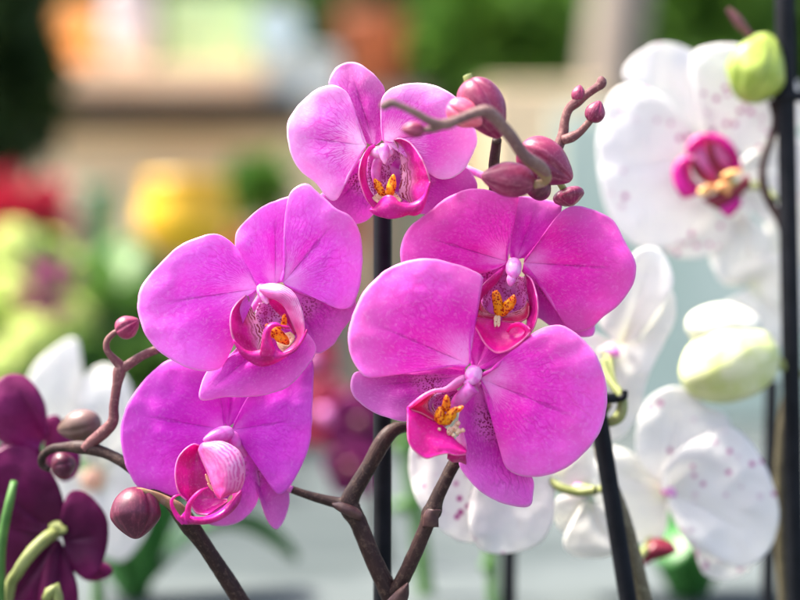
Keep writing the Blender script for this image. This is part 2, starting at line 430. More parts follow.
def bud_verts(mb, p0, p1, d0, d1, r, seams=3, depth=.1, phase=0, egg=.15, tipp=.35, n=30, seg=60, wob=.03, flat=1.0):
    """an egg shaped bud from p0 (stalk end) to p1 (tip); radius r px"""
    a, b = P(p0[0], p0[1], d0), P(p1[0], p1[1], d1)
    ax = b - a; L = ax.length; ax.normalize()
    s1 = ax.cross(Vector((0, 1, .01))).normalized(); s2 = s1.cross(ax).normalized()
    rows, uvs = [], []
    for i in range(n + 1):
        t = i / n; th = t*math.pi
        z = (1 - math.cos(th))/2
        rad = math.sin(th) ** .9 * (1 - egg*2*(z-.5)) * (1 - tipp*max(0, (z-.55)/.45)**1.5) * r * U * (a.y / D0)
        row, ur = [], []
        for k in range(seg):
            f = k/seg*2*math.pi
            dd = 0
            for q in range(seams):
                x = (f - phase - q*2*math.pi/seams + math.pi) % (2*math.pi) - math.pi
                dd += math.exp(-(x/.13)**2)
            rr = rad*(1 - depth*dd*min(1, 1.6*math.sin(th)+.2) + wob*fbm(math.cos(f)*1.3 + p0[0], math.sin(f)*1.3, z*2))
            row.append(a + ax*(z*L) + s1*math.cos(f)*rr + s2*math.sin(f)*rr*flat); ur.append((k/seg, z))
        rows.append(row); uvs.append(ur)
    mb.grid(rows, uvs, True); return mb

def blob(mb, fr, a, b, d0, d1, r, **k):
    a, b = fr(a), fr(b); k.setdefault('seams', 0); k.setdefault('wob', .42); k.setdefault('n', 22); k.setdefault('seg', 30); k.setdefault('tipp', .1)
    return bud_verts(mb, a, b, d0, d1, r / fr.sc, **k)

I = Fr(0, 0, 1)
ORCH = 'magenta flowers of the two front orchids'
# ------------------------------------------------------------------ the magenta orchid in the middle
mid = empty('orchid_plant', (P(395, 640, 40).x, P(0, 0, 40).y, BENCH), 'magenta orchid in front with a forked dark stem, four open flowers and wine red buds', 'orchid', 'magenta orchids in front')

# flower A : at the top
fA = Fr(270, 50, 3.332); fA2 = Fr(340, 120, 6)
mb = MB(); blob(mb, fA2, (262, 140), (268, 265), -2, -8, 32, egg=.35, wob=.1)
blob(mb, fA2, (180, 195), (320, 200), 2, 2, 38, wob=.15)
tube(mb, [(388, 150, 10, 5), (405, 152, 34, 4), (440, 158, 52, 3.5), (488, 178, 46, 3.5)])
FA = mb.build('flower', 'column', mid); FA['label'] = 'topmost magenta flower, pale pink round its white column, open lip cup'
petal(fA, 'petal', 'A', FA, (322, 318), [(320,318),(290,270),(278,200),(262,150),(235,125),(200,117),(150,135),(105,175),(68,220),(57,255),(60,300),(75,360),(110,410),(150,440),(185,485),(205,502),(225,495),(240,460),(262,410),(290,360),(318,328)], d0=6, tip=(58, 285), bulge=9, tilt=(-.06, 0), curl=3)
petal(fA, 'petal', 'A', FA, (380, 305), [(375,300),(370,250),(370,180),(380,150),(410,125),(460,112),(510,110),(560,122),(610,150),(640,185),(675,240),(690,290),(688,320),(665,370),(640,405),(600,428),(560,428),(530,405),(510,360),(480,320),(445,312),(400,308)], d0=6, tip=(680, 250), bulge=10, tilt=(.1, .05))
petal(fA, 'sepal', 'SA', FA, (345, 318), [(340,310),(318,305),(295,255),(278,190),(250,145),(225,130),(200,118),(195,108),(205,80),(225,55),(262,40),(300,48),(340,75),(368,105),(381,130),(380,160),(378,220),(378,270),(372,300),(355,315)], d0=14, tip=(265, 40), bulge=6, tilt=(0, -.08))
petal(fA, 'sepal', 'S', FA, (345, 380), [(340,350),(300,365),(260,400),(225,440),(190,470),(168,485),(180,520),(215,560),(250,576),(290,580),(320,570),(345,545),(365,500),(370,430),(355,370)], d0=16, bulge=4, tip=(190, 540), tilt=(-.1, .1))
petal(fA, 'sepal', 'S', FA, (400, 390), [(420,360),(480,390),(530,415),(580,425),(630,405),(655,392),(680,420),(692,460),(670,500),(620,530),(560,545),(500,545),(440,520),(405,450)], d0=18, bulge=4, tip=(690, 440), tilt=(.1, .1))
ladder(fA2, 'throat', 'throat', FA, [(190,180),(170,240),(165,330),(185,420),(230,490)], [(330,150),(400,240),(440,330),(430,420),(370,490)], 10, 10, bulge=-12)
mb = MB(); tube(mb, [fA2(q)[:2] + q[2:] for q in [(250,210,2,4.5),(225,260,6,5),(215,320,10,5),(225,400,12,4)]]); mb.build('column_foot', 'columnpink', FA)
ladder(fA2, 'side_lobe', 'lip', FA, [(205,150),(170,165),(130,230),(113,320),(128,400),(160,480),(205,535)], [(212,165),(185,190),(158,240),(152,320),(165,395),(195,450),(240,495)], [2, -12, -20, -20, -16, -10], [4, 0, -2, -2, 0, -4], bulge=3)
ladder(fA2, 'side_lobe', 'lipstripe', FA, [(322,125),(345,170),(362,230),(372,290),(372,350),(355,410),(365,460),(400,485)], [(326,118),(370,112),(430,145),(490,230),(528,320),(540,380),(520,465),(485,530)], [0, 4, 8, 8, 6, 2, 0], [-2, -10, -22, -26, -24, -18], bulge=-5)
ladder(fA2, 'mid_lobe', 'lip', FA, [(186,528),(215,515),(245,478),(285,452),(325,462),(352,492),(400,503),(450,492),(500,455),(537,370)], [(176,540),(215,570),(265,585),(310,592),(365,582),(410,568),(450,572),(488,548),(520,470),(545,372)], [-6, -14, -22, -24, -24, -22, -24, -26], [-10, -16, -20, -20, -20, -22, -26], bulge=5)
ladder(fA2, 'mid_lobe', 'ivory', FA, [(190,470),(240,505),(290,530),(330,535)], [(240,430),(280,440),(330,440),(370,480)], [-8, -14, -18, -18], [0, 0, 0, -4], bulge=-2)
mb = MB()
blob(mb, fA2, (262, 455), (205, 350), -8, -12, 22); blob(mb, fA2, (300, 455), (322, 325), -8, -14, 27); blob(mb, fA2, (255, 440), (300, 440), -8, -8, 18)
mb.build('callus', 'callus', FA)

# flower D : upper right
fD = Fr(390, 170, 3.0); fD2 = Fr(460, 240, 5)
mb = MB(); blob(mb, fD2, (270, 95), (266, 190), 4, -12, 40, egg=.1, wob=.06); blob(mb, fD2, (262, 165), (250, 232), -6, -10, 24, wob=.1)
tube(mb, [(513, 262, 20, 5), (512, 270, 50, 4), (500, 290, 70, 3.5), (482, 330, 64, 3.5), (462, 440, 40, 3.5)])
FD = mb.build('flower', 'column', mid); FD['label'] = 'broad hot magenta flower under the wine buds, its lip directly above the next flower'
petal(fD, 'petal', 'D', FD, (352, 275), [(348,270),(350,200),(362,130),(385,78),(330,70),(280,57),(220,60),(160,90),(110,130),(60,170),(35,220),(31,262),(38,285),(80,300),(150,315),(240,315),(310,300),(345,282)], d0=12, tip=(60, 190), bulge=12, tilt=(-.05, 0))
petal(fD, 'petal', 'D', FD, (402, 278), [(405,265),(450,210),(485,160),(520,120),(560,108),(610,120),(670,150),(700,205),(730,260),(738,300),(725,350),(690,400),(640,440),(600,475),(560,486),(530,470),(500,420),(470,365),(428,335),(396,305)], d0=10, tip=(738, 295), bulge=13, tilt=(.06, 0), wave=4)
petal(fD, 'sepal', 'SD', FD, (380, 268), [(362,262),(346,200),(350,140),(370,95),(385,78),(440,83),(500,98),(515,112),(500,160),(450,225),(405,262)], d0=22, tip=(450, 84), bulge=4)
petal(fD, 'sepal', 'S', FD, (425, 300), [(392,250),(490,340),(540,410),(590,455),(612,462),(610,495),(570,500),(500,478),(450,445),(425,440),(390,330)], d0=30, tip=(612, 480), bulge=4)
petal(fD, 'sepal', 'S', FD, (345, 300), [(370,275),(290,275),(230,280),(200,320),(220,400),(250,450),(290,440),(340,380),(385,320)], d0=30, tip=(215, 380), bulge=4)
ladder(fD2, 'throat', 'throat', FD, [(205,150),(150,220),(115,290),(120,350),(160,400)], [(325,190),(340,240),(350,300),(345,350),(310,400)], 8, 8, bulge=-14)
ladder(fD2, 'side_lobe', 'lip', FD, [(216,138),(150,188),(92,250),(62,315),(53,375),(55,415),(62,425)], [(220,150),(188,205),(148,245),(108,292),(92,345),(88,378),(80,405)], [0, -8, -16, -20, -18, -16], [2, 2, 0, 0, -4, -12], bulge=3)
ladder(fD2, 'side_lobe', 'lipred', FD, [(200,372),(165,370),(125,362),(98,348)], [(185,395),(150,400),(110,400),(72,400)], [2, 2, 0, -6], [-2, -4, -8, -14], bulge=-2)
ladder(fD2, 'side_lobe', 'lipred', FD, [(102,290),(112,330),(150,365),(190,380)], [(88,345),(100,375),(130,395),(180,405)], [4, 6, 6, 4], [-4, -4, -4, -4], bulge=-3)
ladder(fD2, 'side_lobe', 'lipred', FD, [(335,300),(320,335),(280,355),(235,370),(215,385)], [(345,330),(340,380),(310,405),(260,410),(210,405)], [8, 8, 6, 4, 2], [-4, -4, -4, -4, -4], bulge=-3)
ladder(fD2, 'side_lobe', 'lip', FD, [(325,176),(333,230),(345,290),(350,340),(335,385),(332,430)], [(330,172),(362,205),(386,290),(389,365),(372,430),(345,475)], [0, 4, 6, 6, 0, -6], [-2, -12, -22, -24, -22, -18], bulge=-4)
ladder(fD2, 'mid_lobe', 'liphot', FD, [(42,380),(75,385),(130,392),(185,402),(240,412),(290,420),(330,428),(352,448)], [(50,400),(85,450),(115,505),(150,545),(190,565),(250,548),(310,505),(350,462)], [-16, -12, -6, -4, -6, -14, -20, -26], [-18, -22, -26, -28, -30, -28, -28, -28], bulge=-4, curlR=-5)
ladder(fD2, 'mid_lobe', 'liphot', FD, [(232,455),(250,425),(290,412),(325,425),(348,455),(335,490)], [(240,462),(255,440),(290,430),(315,442),(325,462),(300,505)], [-18, -28, -32, -32, -32, -32], [-14, -22, -26, -28, -26, -26], bulge=2)
mb = MB()
blob(mb, fD2, (195, 380), (180, 250), -6, -16, 26); blob(mb, fD2, (205, 380), (270, 282), -6, -16, 26); blob(mb, fD2, (250, 330), (272, 275), -10, -18, 20); blob(mb, fD2, (188, 330), (165, 258), -10, -18, 14)
mb.build('callus', 'callus', FD)
mb = MB(); blob(mb, fD2, (180, 375), (176, 435), -8, -14, 9); blob(mb, fD2, (195, 375), (192, 435), -8, -14, 9); mb.build('callus', 'ivory', FD)

# flower E : lowest, right of the stake, nearest the camera
fE = Fr(330, 250, 2.2207); fE2 = Fr(390, 380, 6)
mb = MB(); blob(mb, fE, (324, 260), (312, 298), -22, -36, 19, wob=.08); blob(mb, fE, (296, 298), (318, 288), -34, -34, 9, wob=.2)
tube(mb, [(476, 378, -20, 6), (474, 392, 0, 5), (466, 420, 20, 4.5), (463, 445, 34, 5)])
FE = mb.build('flower', 'column', mid); FE['label'] = 'largest nearest magenta flower, its hot pink lip with orange callus pointing down over a stem'
petal(fE, 'petal', 'E', FE, (308, 254), [(312,248),(313,200),(311,150),(318,95),(340,62),(300,38),(240,22),(190,20),(130,40),(90,75),(60,120),(42,180),(45,230),(70,275),(90,283),(130,278),(180,262),(240,260),(295,266)], d0=-24, tip=(52, 145), bulge=14, tilt=(-.03, 0), curl=3)
petal(fE, 'petal', 'E', FE, (334, 285), [(340,272),(385,250),(420,210),(460,180),(500,167),(530,175),(570,205),(600,250),(614,310),(610,370),(590,420),(555,460),(510,490),(460,503),(420,500),(390,480),(380,440),(378,390),(362,340),(338,302)], d0=-24, tip=(600, 400), bulge=15, tilt=(.02, .02), curl=3)
petal(fE, 'sepal', 'SD', FE, (325, 262), [(314,255),(302,205),(300,150),(330,110),(400,130),(440,190),(430,205),(395,238),(348,266)], d0=-4, tip=(380, 115), bulge=2, tilt=(0, -.28))
petal(fE, 'sepal', 'S', FE, (300, 280), [(300,262),(240,256),(160,266),(95,276),(60,270),(46,288),(50,320),(80,350),(120,370),(165,381),(200,372),(240,335),(280,300)], d0=-12, tip=(50, 305), bulge=5, tilt=(-.04, 0))
petal(fE, 'sepal', 'S', FE, (330, 295), [(335,295),(352,325),(375,380),(384,440),(410,490),(450,508),(450,545),(440,570),(390,565),(340,540),(300,500),(286,470),(290,430),(284,380),(300,320)], d0=-10, tip=(440, 570), bulge=6, tilt=(0, .03))
ladder(fE2, 'throat', 'throat', FE, [(400,60),(330,75),(270,90),(230,140),(260,220)], [(440,80),(400,130),(380,180),(380,230),(330,280)], -26, -22, bulge=-8)
mb = MB(); tube(mb, [fE2(q)[:2] + q[2:] for q in [(500,40,-36,8),(450,85,-32,7.5),(410,130,-26,7),(375,170,-22,5)]]); mb.build('column_foot', 'columnpink', FE)
ladder(fE2, 'side_lobe', 'lippale', FE, [(445,-30),(400,-10),(330,45),(265,58),(205,85),(150,125),(108,162)], [(455,10),(410,45),(340,70),(270,72),(215,100),(165,140),(118,175)], [-34, -40, -46, -48, -48, -46], [-30, -32, -36, -38, -38, -40], bulge=5)
ladder(fE2, 'side_lobe', 'lipred', FE, [(290,75),(262,110),(262,160),(290,215),(310,240)], [(205,92),(165,135),(118,172),(190,200),(262,240)], [-24, -22, -22, -26, -30], [-40, -42, -44, -40, -36], bulge=-5)
ladder(fE2, 'side_lobe', 'lippale', FE, [(400,345),(395,375),(410,400),(440,425)], [(440,318),(450,350),(458,390),(458,440)], [-20, -22, -26, -30], [-30, -34, -38, -40], bulge=3)
ladder(fE2, 'mid_lobe', 'liphot', FE, [(104,160),(150,188),(230,228),(300,262),(355,315),(395,365),(440,402),(458,425)], [(108,200),(106,290),(112,372),(150,428),(215,470),(275,455),(340,440),(400,452),(456,445)], [-42, -40, -36, -34, -36, -40, -42, -44], [-46, -52, -54, -54, -54, -50, -48, -46], bulge=7, curlR=-6, n=60)
ladder(fE2, 'mid_lobe', 'lip', FE, [(345,440),(380,455),(420,450),(455,435)], [(345,470),(380,490),(420,490),(458,505)], [-40]*4, [-30]*4, bulge=4)
mb = MB()
blob(mb, fE2, (305, 265), (300, 160), -40, -48, 32); blob(mb, fE2, (335, 190), (340, 90), -42, -50, 24); blob(mb, fE2, (330, 265), (400, 165), -40, -50, 28); blob(mb, fE2, (385, 190), (442, 158), -46, -50, 17)
blob(mb, fE2, (300, 250), (345, 245), -42, -42, 26)
mb.build('callus', 'callus', FE)
mb = MB()
for q, r in (((355, 300), 26), ((385, 285), 22), ((405, 305), 18), ((430, 298), 13), ((375, 325), 12), ((400, 255), 16), ((290, 290), 10)):
    blob(mb, fE2, q, (q[0]+14, q[1]+10), -42, -46, r, wob=.4)
mb.build('callus', 'ivory', FE)

# flower C : bottom left
fC = Fr(100, 330, 2.857); CB = 26; fC2 = Fr(160, 420, 5.4545)
mb = MB(); blob(mb, fC2, (400, 60), (235, 112), 2, -12, 42, egg=.3, wob=.08); blob(mb, fC2, (380, 70), (430, 150), 6, 0, 36, wob=.1)
tube(mb, [(233, 436, 6, 5), (240, 446, 34, 4), (262, 474, 46, 4), (292, 490, 40, 3.6)])
FC = mb.build('flower', 'columnpink', mid); FC['label'] = 'violet magenta flower at lower left seen from the side, lip with two thin tendrils'
petal(fC, 'petal', 'C', FC, (358, 285), [(352,262),(342,200),(330,120),(280,88),(235,82),(190,88),(140,130),(90,190),(62,260),(60,320),(75,390),(110,450),(150,472),(220,472),(250,440),(270,380),(300,320),(345,292)], d0=38, tip=(66, 240), bulge=12, curl=3)
petal(fC, 'petal', 'C', FC, (378, 285), [(385,262),(430,180),(490,115),(550,65),(590,58),(608,90),(610,130),(607,220),(600,320),(570,400),(540,450),(515,470),(495,455),(465,410),(425,345),(395,305)], d0=34, tip=(606, 250), bulge=10)
petal(fC, 'sepal', 'C', FC, (365, 278), [(355,262),(338,200),(340,120),(370,90),(400,90),(430,150),(420,200),(385,265)], d0=44, tip=(385, 90), bulge=2)
petal(fC, 'sepal', 'S', FC, (405, 318), [(410,315),(450,350),(500,400),(535,445),(541,490),(528,540),(505,571),(480,545),(460,490),(453,420),(425,360)], d0=40, tip=(505, 571), bulge=3)
petal(fC, 'sepal', 'S', FC, (400, 320), [(405,320),(440,370),(458,430),(447,495),(405,545),(350,560),(305,545),(320,480),(360,400)], d0=42, tip=(350, 558), bulge=8)
ladder(fC2, 'side_lobe', 'lip', FC, [(215,140),(180,132),(130,165),(95,215),(82,280),(88,350),(108,405),(145,438)], [(220,150),(235,200),(262,290),(285,350),(300,400),(300,430),(260,442),(180,442)], [0, -4, -8, -10, -12, -12, -12], [0, 0, 2, 2, 2, 2, 0], bulge=-9)
ladder(fC2, 'throat', 'lip', FC, [(140,438),(170,470),(200,510),(260,520)], [(310,425),(350,430),(380,430),(410,420)], [-6, -8, -12, -16], [0, -2, -4, -8], bulge=-5)
ladder(fC2, 'side_lobe', 'lippale', FC, [(240,125),(330,118),(400,145),(445,190),(462,265),(455,340),(430,385),(375,405),(338,427)], [(225,132),(212,165),(228,215),(255,275),(275,330),(290,370),(302,400),(315,420),(330,428)], [-14, -26, -32, -34, -36, -34, -30, -28, -26], [-14, -16, -20, -24, -26, -28, -28, -26], bulge=12)
ladder(fC2, 'mid_lobe', 'lip', FC, [(440,380),(405,400),(375,450),(320,500),(250,528),(185,530),(150,520),(130,505)], [(445,395),(430,450),(385,505),(320,545),(250,566),(180,566),(130,566),(100,540)], [-14, -18, -22, -26, -30, -32], [-16, -20, -24, -30, -34, -36], bulge=6)
mb = MB()
tube(mb, [fC2(q)[:2] + q[2:] for q in [(140,560,-36,3.2),(150,510,-40,3.2),(160,460,-42,2.6),(190,415,-42,2),(225,385,-40,1.4),(262,368,-36,.5)]])
tube(mb, [fC2(q)[:2] + q[2:] for q in [(130,560,-36,3),(95,525,-38,2.6),(70,480,-40,2),(64,440,-42,1.6),(85,415,-42,1.2),(118,408,-38,.5)]])
mb.build('tendril', 'lip', FC)
mb = MB(); blob(mb, fC2, (270, 345), (248, 295), -12, -16, 9); blob(mb, fC2, (300, 390), (258, 345), -12, -16, 8); blob(mb, fC2, (395, 410), (365, 450), -26, -28, 8); mb.build('callus', 'ivory', FC)

# stems of the middle plant
mb = MB()
by = (BENCH - CZ)
def below(px, d, r): # where a stem meets the bench
    y = D0 + d*U; return (px, 300 - by/(y*K), d, r)
tube(mb, [below(430, 46, 12), (405, 640, 42, 11.5), (394, 602, 40, 11.5), (388, 590, 38, 10), (372, 556, 36, 9), (358, 522, 36, 9), (350, 508, 36, 10.5), (352, 495, 36, 9), (368, 468, 38, 8), (384, 440, 40, 8.5), (396, 429, 44, 7), (410, 427, 48, 5), (430, 428, 50, 4), (462, 400, 20, 4)], n=150)
tube(mb, [(350, 505, 36, 8), (338, 503, 38, 6), (322, 499, 40, 5), (305, 494, 42, 4.2), (288, 488, 44, 3.8)], n=40)
ms = mb.build('stem', 'stem', mid)
mb = MB()
tube(mb, [(388, 598, 40, 8), (400, 584, 30, 7.5), (415, 553, 22, 7.5), (426, 527, 18, 7.5), (430, 515, 18, 9), (433, 510, 18, 9.3), (437, 498, 18, 7.2), (448, 475, 20, 6.5), (459, 452, 26, 6.5), (474, 400, 60, 6), (484, 330, 80, 6), (490, 250, 70, 5.5), (494, 200, 30, 5.5), (494, 165, 0, 5.5), (497, 140, -40, 5)], n=220)
mb.build('stem', 'stem', mid); mb = MB()
tube(mb, [(494, 190, 10, 4), (520, 190, -5, 4), (545, 176, 8, 4.6), (556, 152, 20, 5.2), (563, 134, 24, 5.2), (565, 120, 24, 4.6), (569, 109, 24, 4.6), (577, 102, 23, 5.4), (586, 95, 22, 4.2), (596, 88, 20, 4.2), (601, 84, 20, 5.2), (602, 79, 20, 4.4), (603, 77, 20, 2)], n=90)
tube(mb, [(563, 140, 20, 5), (572, 137, 17, 5.2), (580, 132, 16, 4), (591, 120, 12, 3.4)], n=24)
mb.build('stem', 'stempurple', mid)
mb = MB()   # nearer, soft-focus twig
tube(mb, [(541, 178, -60, 4), (546, 174, -80, 5), (540, 166, -95, 6), (524, 155, -108, 6.2), (512, 138, -120, 6.2), (500, 123, -132, 6.2), (488, 112, -140, 6.6), (478, 112, -142, 5.5), (462, 118, -146, 4.8), (446, 124, -150, 5.6), (432, 122, -156, 4.6), (414, 112, -164, 4), (398, 105, -168, 3.8), (391, 103, -170, 4.6), (384, 106, -170, 4.6), (381, 109, -170, 2.5)], n=160)
tube(mb, [(446, 124, -150, 4), (434, 129, -152, 3.6), (422, 130, -152, 3.2)], n=20)
mb.build('stem', 'stemgrey', mid)
mb = MB(); tube(mb, [(524, 158, -104, 4), (530, 162, -98, 5.5), (538, 168, -90, 5.5), (546, 176, -80, 5.5), (544, 182, -75, 4.5), (534, 185, -72, 4)], n=50); mb.build('pedicel', 'pedicel', mid)
mb = MB(); tube(mb, [(476, 92, -60, 3), (470, 82, -62, 5), (467, 75, -62, 4.5)], n=16); mb.build('pedicel', 'palegreen', mid); mb = MB(); tube(mb, [(556, 176, 0, 3.5), (564, 190, 8, 3.5)], n=10); mb.build('pedicel', 'palegreen', mid)
# sheath scales at the nodes
mb = MB()
ladder(I, '', '', None, [(332,504),(342,503),(356,508),(362,514)], [(334,507),(343,513),(354,518),(361,520)], [30,26,24,26], [28,24,24,26], 4, 20, 6, mb=mb); mb.build('sheath', 'node', mid, thick=.0008); mb = MB()
ladder(I, '', '', None, [(423,527),(424,515),(428,509)], [(438,527),(438,516),(441,510)], [12,10,10], [12,10,10], 5, 12, 8, mb=mb); mb.build('sheath', 'node', mid, thick=.0008); mb = MB()
ladder(I, '', '', None, [(386,602),(396,592),(408,583)], [(404,606),(408,596),(408,584)], [20,16,16], [20,18,16], 5, 12, 8, mb=mb)
mb.build('sheath', 'node', mid, thick=.0008)
# buds of the middle plant
def bud(parent, p0, p1, d0, d1, r, mat='bud', **k):
    mb = MB(); bud_verts(mb, p0, p1, d0, d1, r, **k); return mb.build('bud', mat, parent)
bud(mid, (468, 80), (500, 138), -60, -64, 22.5, phase=.9, depth=.12)
bud(mid, (448, 104), (482, 124), -76, -80, 14, 'budopen', phase=.3, depth=.14)
bud(mid, (534, 182), (481, 176), -72, -78, 17.5, phase=1.2, depth=.12)
bud(mid, (520, 146), (572, 180), -30, -28, 22.5, phase=.5, depth=.16)
bud(mid, (530, 196), (548, 176), -24, -30, 14, 'buddark', phase=.2)
bud(mid, (566, 188), (572, 206), 12, 10, 16, phase=1.9, depth=.15)
bud(mid, (425, 130), (401, 129), -152, -152, 8, phase=.3)
bud(mid, (591, 122), (600, 101), 12, 10, 10, phase=.3, depth=.12)
bud(mid, (577, 102), (580, 85), 22, 24, 7, phase=.3)

# ------------------------------------------------------------------ magenta orchid at left
left = empty('orchid_plant', (P(262, 640, 60).x, P(0, 0, 60).y, BENCH), 'magenta orchid on a thin stem at left, one open flower and a hanging wine bud', 'orchid', 'magenta orchids in front')
fB = Fr(120, 170, 2.5); fB2 = Fr(220, 270, 6)
mb = MB(); blob(mb, fB2, (235, 90), (285, 205), -4, -14, 30, egg=.3, wob=.12)
tube(mb, [(262, 288, 6, 5), (262, 296, 36, 4), (240, 320, 52, 4), (200, 336, 56, 4), (160, 348, 50, 4.4)])
FB = mb.build('flower', 'column', left); FB['label'] = 'magenta flower facing right with a cupped lip and yellow callus'
petal(fB, 'petal', 'B', FB, (346, 296), [(345,285),(320,250),(298,205),(270,175),(235,160),(190,170),(140,195),(95,240),(60,280),(45,320),(48,370),(75,430),(120,470),(170,495),(225,503),(255,490),(275,450),(284,380),(300,330),(335,305)], d0=2, tip=(50, 345), bulge=12, tilt=(-.03, 0), curl=3)
petal(fB, 'petal', 'B', FB, (408, 282), [(400,278),(415,220),(411,150),(415,100),(425,60),(445,40),(470,35),(500,60),(540,95),(575,115),(597,150),(605,210),(603,270),(590,320),(575,345),(540,345),(500,325),(450,308),(415,290)], d0=2, tip=(560, 105), bulge=9, tilt=(.12, 0), fold=5)
petal(fB, 'sepal', 'B', FB, (388, 284), [(345,305),(318,262),(292,210),(290,160),(310,130),(350,95),(400,72),(440,66),(470,100),(460,170),(430,250),(402,280)], d0=14, tip=(390, 75), bulge=5)
petal(fB, 'sepal', 'S', FB, (428, 305), [(430,298),(480,300),(530,320),(575,335),(589,315),(585,360),(555,402),(530,440),(495,459),(468,440),(452,400),(430,345)], d0=10, tip=(505, 455), bulge=4, tilt=(.08, 0))
petal(fB, 'sepal', 'SD', FB, (400, 400), [(380,390),(310,430),(270,465),(215,508),(200,572),(260,568),(340,566),(410,547),(462,500),(490,450),(470,410),(430,395)], d0=10, tip=(200, 572), bulge=8, tilt=(0, -.03))
ladder(fB2, 'throat', 'throat', FB, [(235,200),(215,270),(250,340),(270,420)], [(420,180),(450,270),(460,350),(430,440)], 6, 6, bulge=-12)
ladder(fB2, 'side_lobe', 'lipstripe', FB, [(166,155),(185,215),(215,280),(250,340),(272,385),(268,430),(250,480)], [(155,152),(105,195),(68,255),(62,335),(80,415),(130,480),(205,515)], [-6, -2, 2, 4, 2, -4, -14], [-8, -16, -24, -26, -26, -24, -24], bulge=-8)
ladder(fB2, 'side_lobe', 'lippale', FB, [(232,98),(300,82),(370,92),(440,135),(482,210),(503,300),(505,380),(480,440),(420,490),(370,505)], [(238,125),(285,162),(335,175),(378,205),(408,255),(436,315),(458,370),(465,405),(435,450),(385,492)], [-6, -16, -24, -28, -30, -30, -30, -28, -26], [-10, -18, -22, -20, -14, -10, -8, -8, -12, -18], bulge=5)
ladder(fB2, 'side_lobe', 'lip', FB, [(290,165),(340,180),(390,225),(425,300),(455,370)], [(300,200),(330,240),(370,280),(410,330),(450,400)], [-14, -12, -8, -6, -6], [2, 2, 2, 2, 2], bulge=-3)
ladder(fB2, 'mid_lobe', 'lip', FB, [(80,420),(130,465),(185,490),(240,482),(300,468),(350,492),(400,500),(450,472),(500,395),(522,355)], [(85,435),(130,510),(180,548),(235,575),(290,572),(345,550),(400,515),(455,480),(505,410),(524,360)], [-26, -26, -26, -28, -28, -26, -28], [-24, -22, -20, -20, -22, -26, -28], bulge=6)
ladder(fB2, 'mid_lobe', 'lip', FB, [(420,352),(385,345),(335,318),(288,332),(258,385),(250,450),(235,520)], [(412,340),(385,335),(340,335),(308,355),(300,395),(318,455),(350,520)], [-24, -28, -32, -34, -34, -32, -28], [-22, -26, -28, -28, -28, -28, -26], bulge=5)
mb = MB(); blob(mb, fB2, (380, 350), (388, 262), -8, -14, 18); blob(mb, fB2, (300, 350), (415, 445), -12, -8, 32); blob(mb, fB2, (310, 335), (370, 350), -10, -10, 20); blob(mb, fB2, (270,330),(310,350), -8,-8, 14); mb.build('callus', 'callus', FB)
ladder(fB2, 'mid_lobe', 'ivory', FB, [(330,400),(350,460),(380,490)], [(420,370),(450,400),(430,440)], [2, -4, -12], [2, 0, -4], bulge=-3)
mb = MB()
tube(mb, [below(275, 60, 10), (255, 630, 52, 9), (240, 600, 46, 8.6), (222, 572, 40, 8.2), (204, 545, 34, 8), (190, 526, 30, 9.5), (182, 515, 30, 9), (168, 500, 34, 6.5), (148, 482, 40, 6), (126, 464, 46, 5.8), (108, 454, 54, 5.6), (92, 449, 60, 6.4), (78, 447, 66, 6.6), (66, 447, 74, 5), (52, 449, 84, 4.5), (43, 456, 90, 4.2), (42, 465, 94, 3.4), (50, 470, 94, 2.6)], n=200)
mb.build('stem', 'stem', left)
mb = MB()
tube(mb, [(84, 449, 60, 5), (92, 442, 58, 6), (104, 432, 54, 6.4), (113, 421, 50, 5.6), (114, 405, 48, 4.8), (117, 385, 46, 5), (119, 373, 46, 6.6), (120, 366, 46, 5.5), (113, 358, 44, 4), (107, 350, 42, 3.4), (107, 341, 42, 3.2), (113, 334, 42, 3), (120, 330, 42, 3)], n=110)
tube(mb, [(119, 371, 46, 5), (128, 365, 46, 5), (142, 356, 48, 4.5), (158, 349, 50, 4.4), (170, 346, 52, 4)], n=40)
mb.build('stem', 'stempurple', left)
mb = MB(); tube(mb, [(186, 517, 18, 7.5), (176, 507, 8, 6), (162, 499, 2, 5), (148, 494, -8, 4.6), (138, 492, -12, 4.4), (130, 495, -12, 4), (128, 502, -8, 3.6)], n=50); mb.build('pedicel', 'pedicel', left)
bud(left, (135, 487), (136, 539), -2, -14, 25, 'buddark', phase=1.35, depth=.16, egg=-.05, tipp=.5)
bud(left, (117, 333), (139, 320), 42, 40, 11.5, phase=.7, depth=.12)
bud(left, (52, 468), (76, 462), 100, 110, 14, 'buddark', phase=.7)
bud(left, (100, 422), (58, 430), 120, 130, 16, bud_mat('bud_brown', (.16, .09, .08), (.10, .06, .04), (.3, .18, .14)), phase=.7)

# ------------------------------------------------------------------ supports
def stake(pts, r, label, cat='stake', n=60):
    mb = MB(); q = [p + (r,) for p in pts]; tube(mb, q, n=n, bump=.0, seg=20); o = mb.build('plant_stake', 'black', None)
    return tag(o, label, cat, 'black plant stakes')
def vstake(px0, py0, px1, d, r, label):
    b = below(px1, d, r)
    # foot on the bench: extrapolate the visible slope
    return stake([(px0, py0, d), ((px0+px1)/2, (py0+600)/2, d), (px1, 600, d), (px1 + (px1-px0)*(b[1]-600)/(600-py0), b[1], d)], r, label)
vstake(382.5, 205, 382.5, 85, 9.2, 'straight black stake between the magenta flowers, just behind the forked stem')
vstake(596, 400, 628, 130, 9, 'leaning black stake with a clip at its tip, right of the nearest magenta flower')
vstake(783, -60, 796, 330, 9.5, 'tall black stake running the full height of the right edge')
vstake(510, 470, 509, 520, 7, 'thin blurred black stake below the white flowers at centre')
vstake(772, 380, 768, 560, 7, 'blurred dark stake left of the tall one, behind the white flowers')
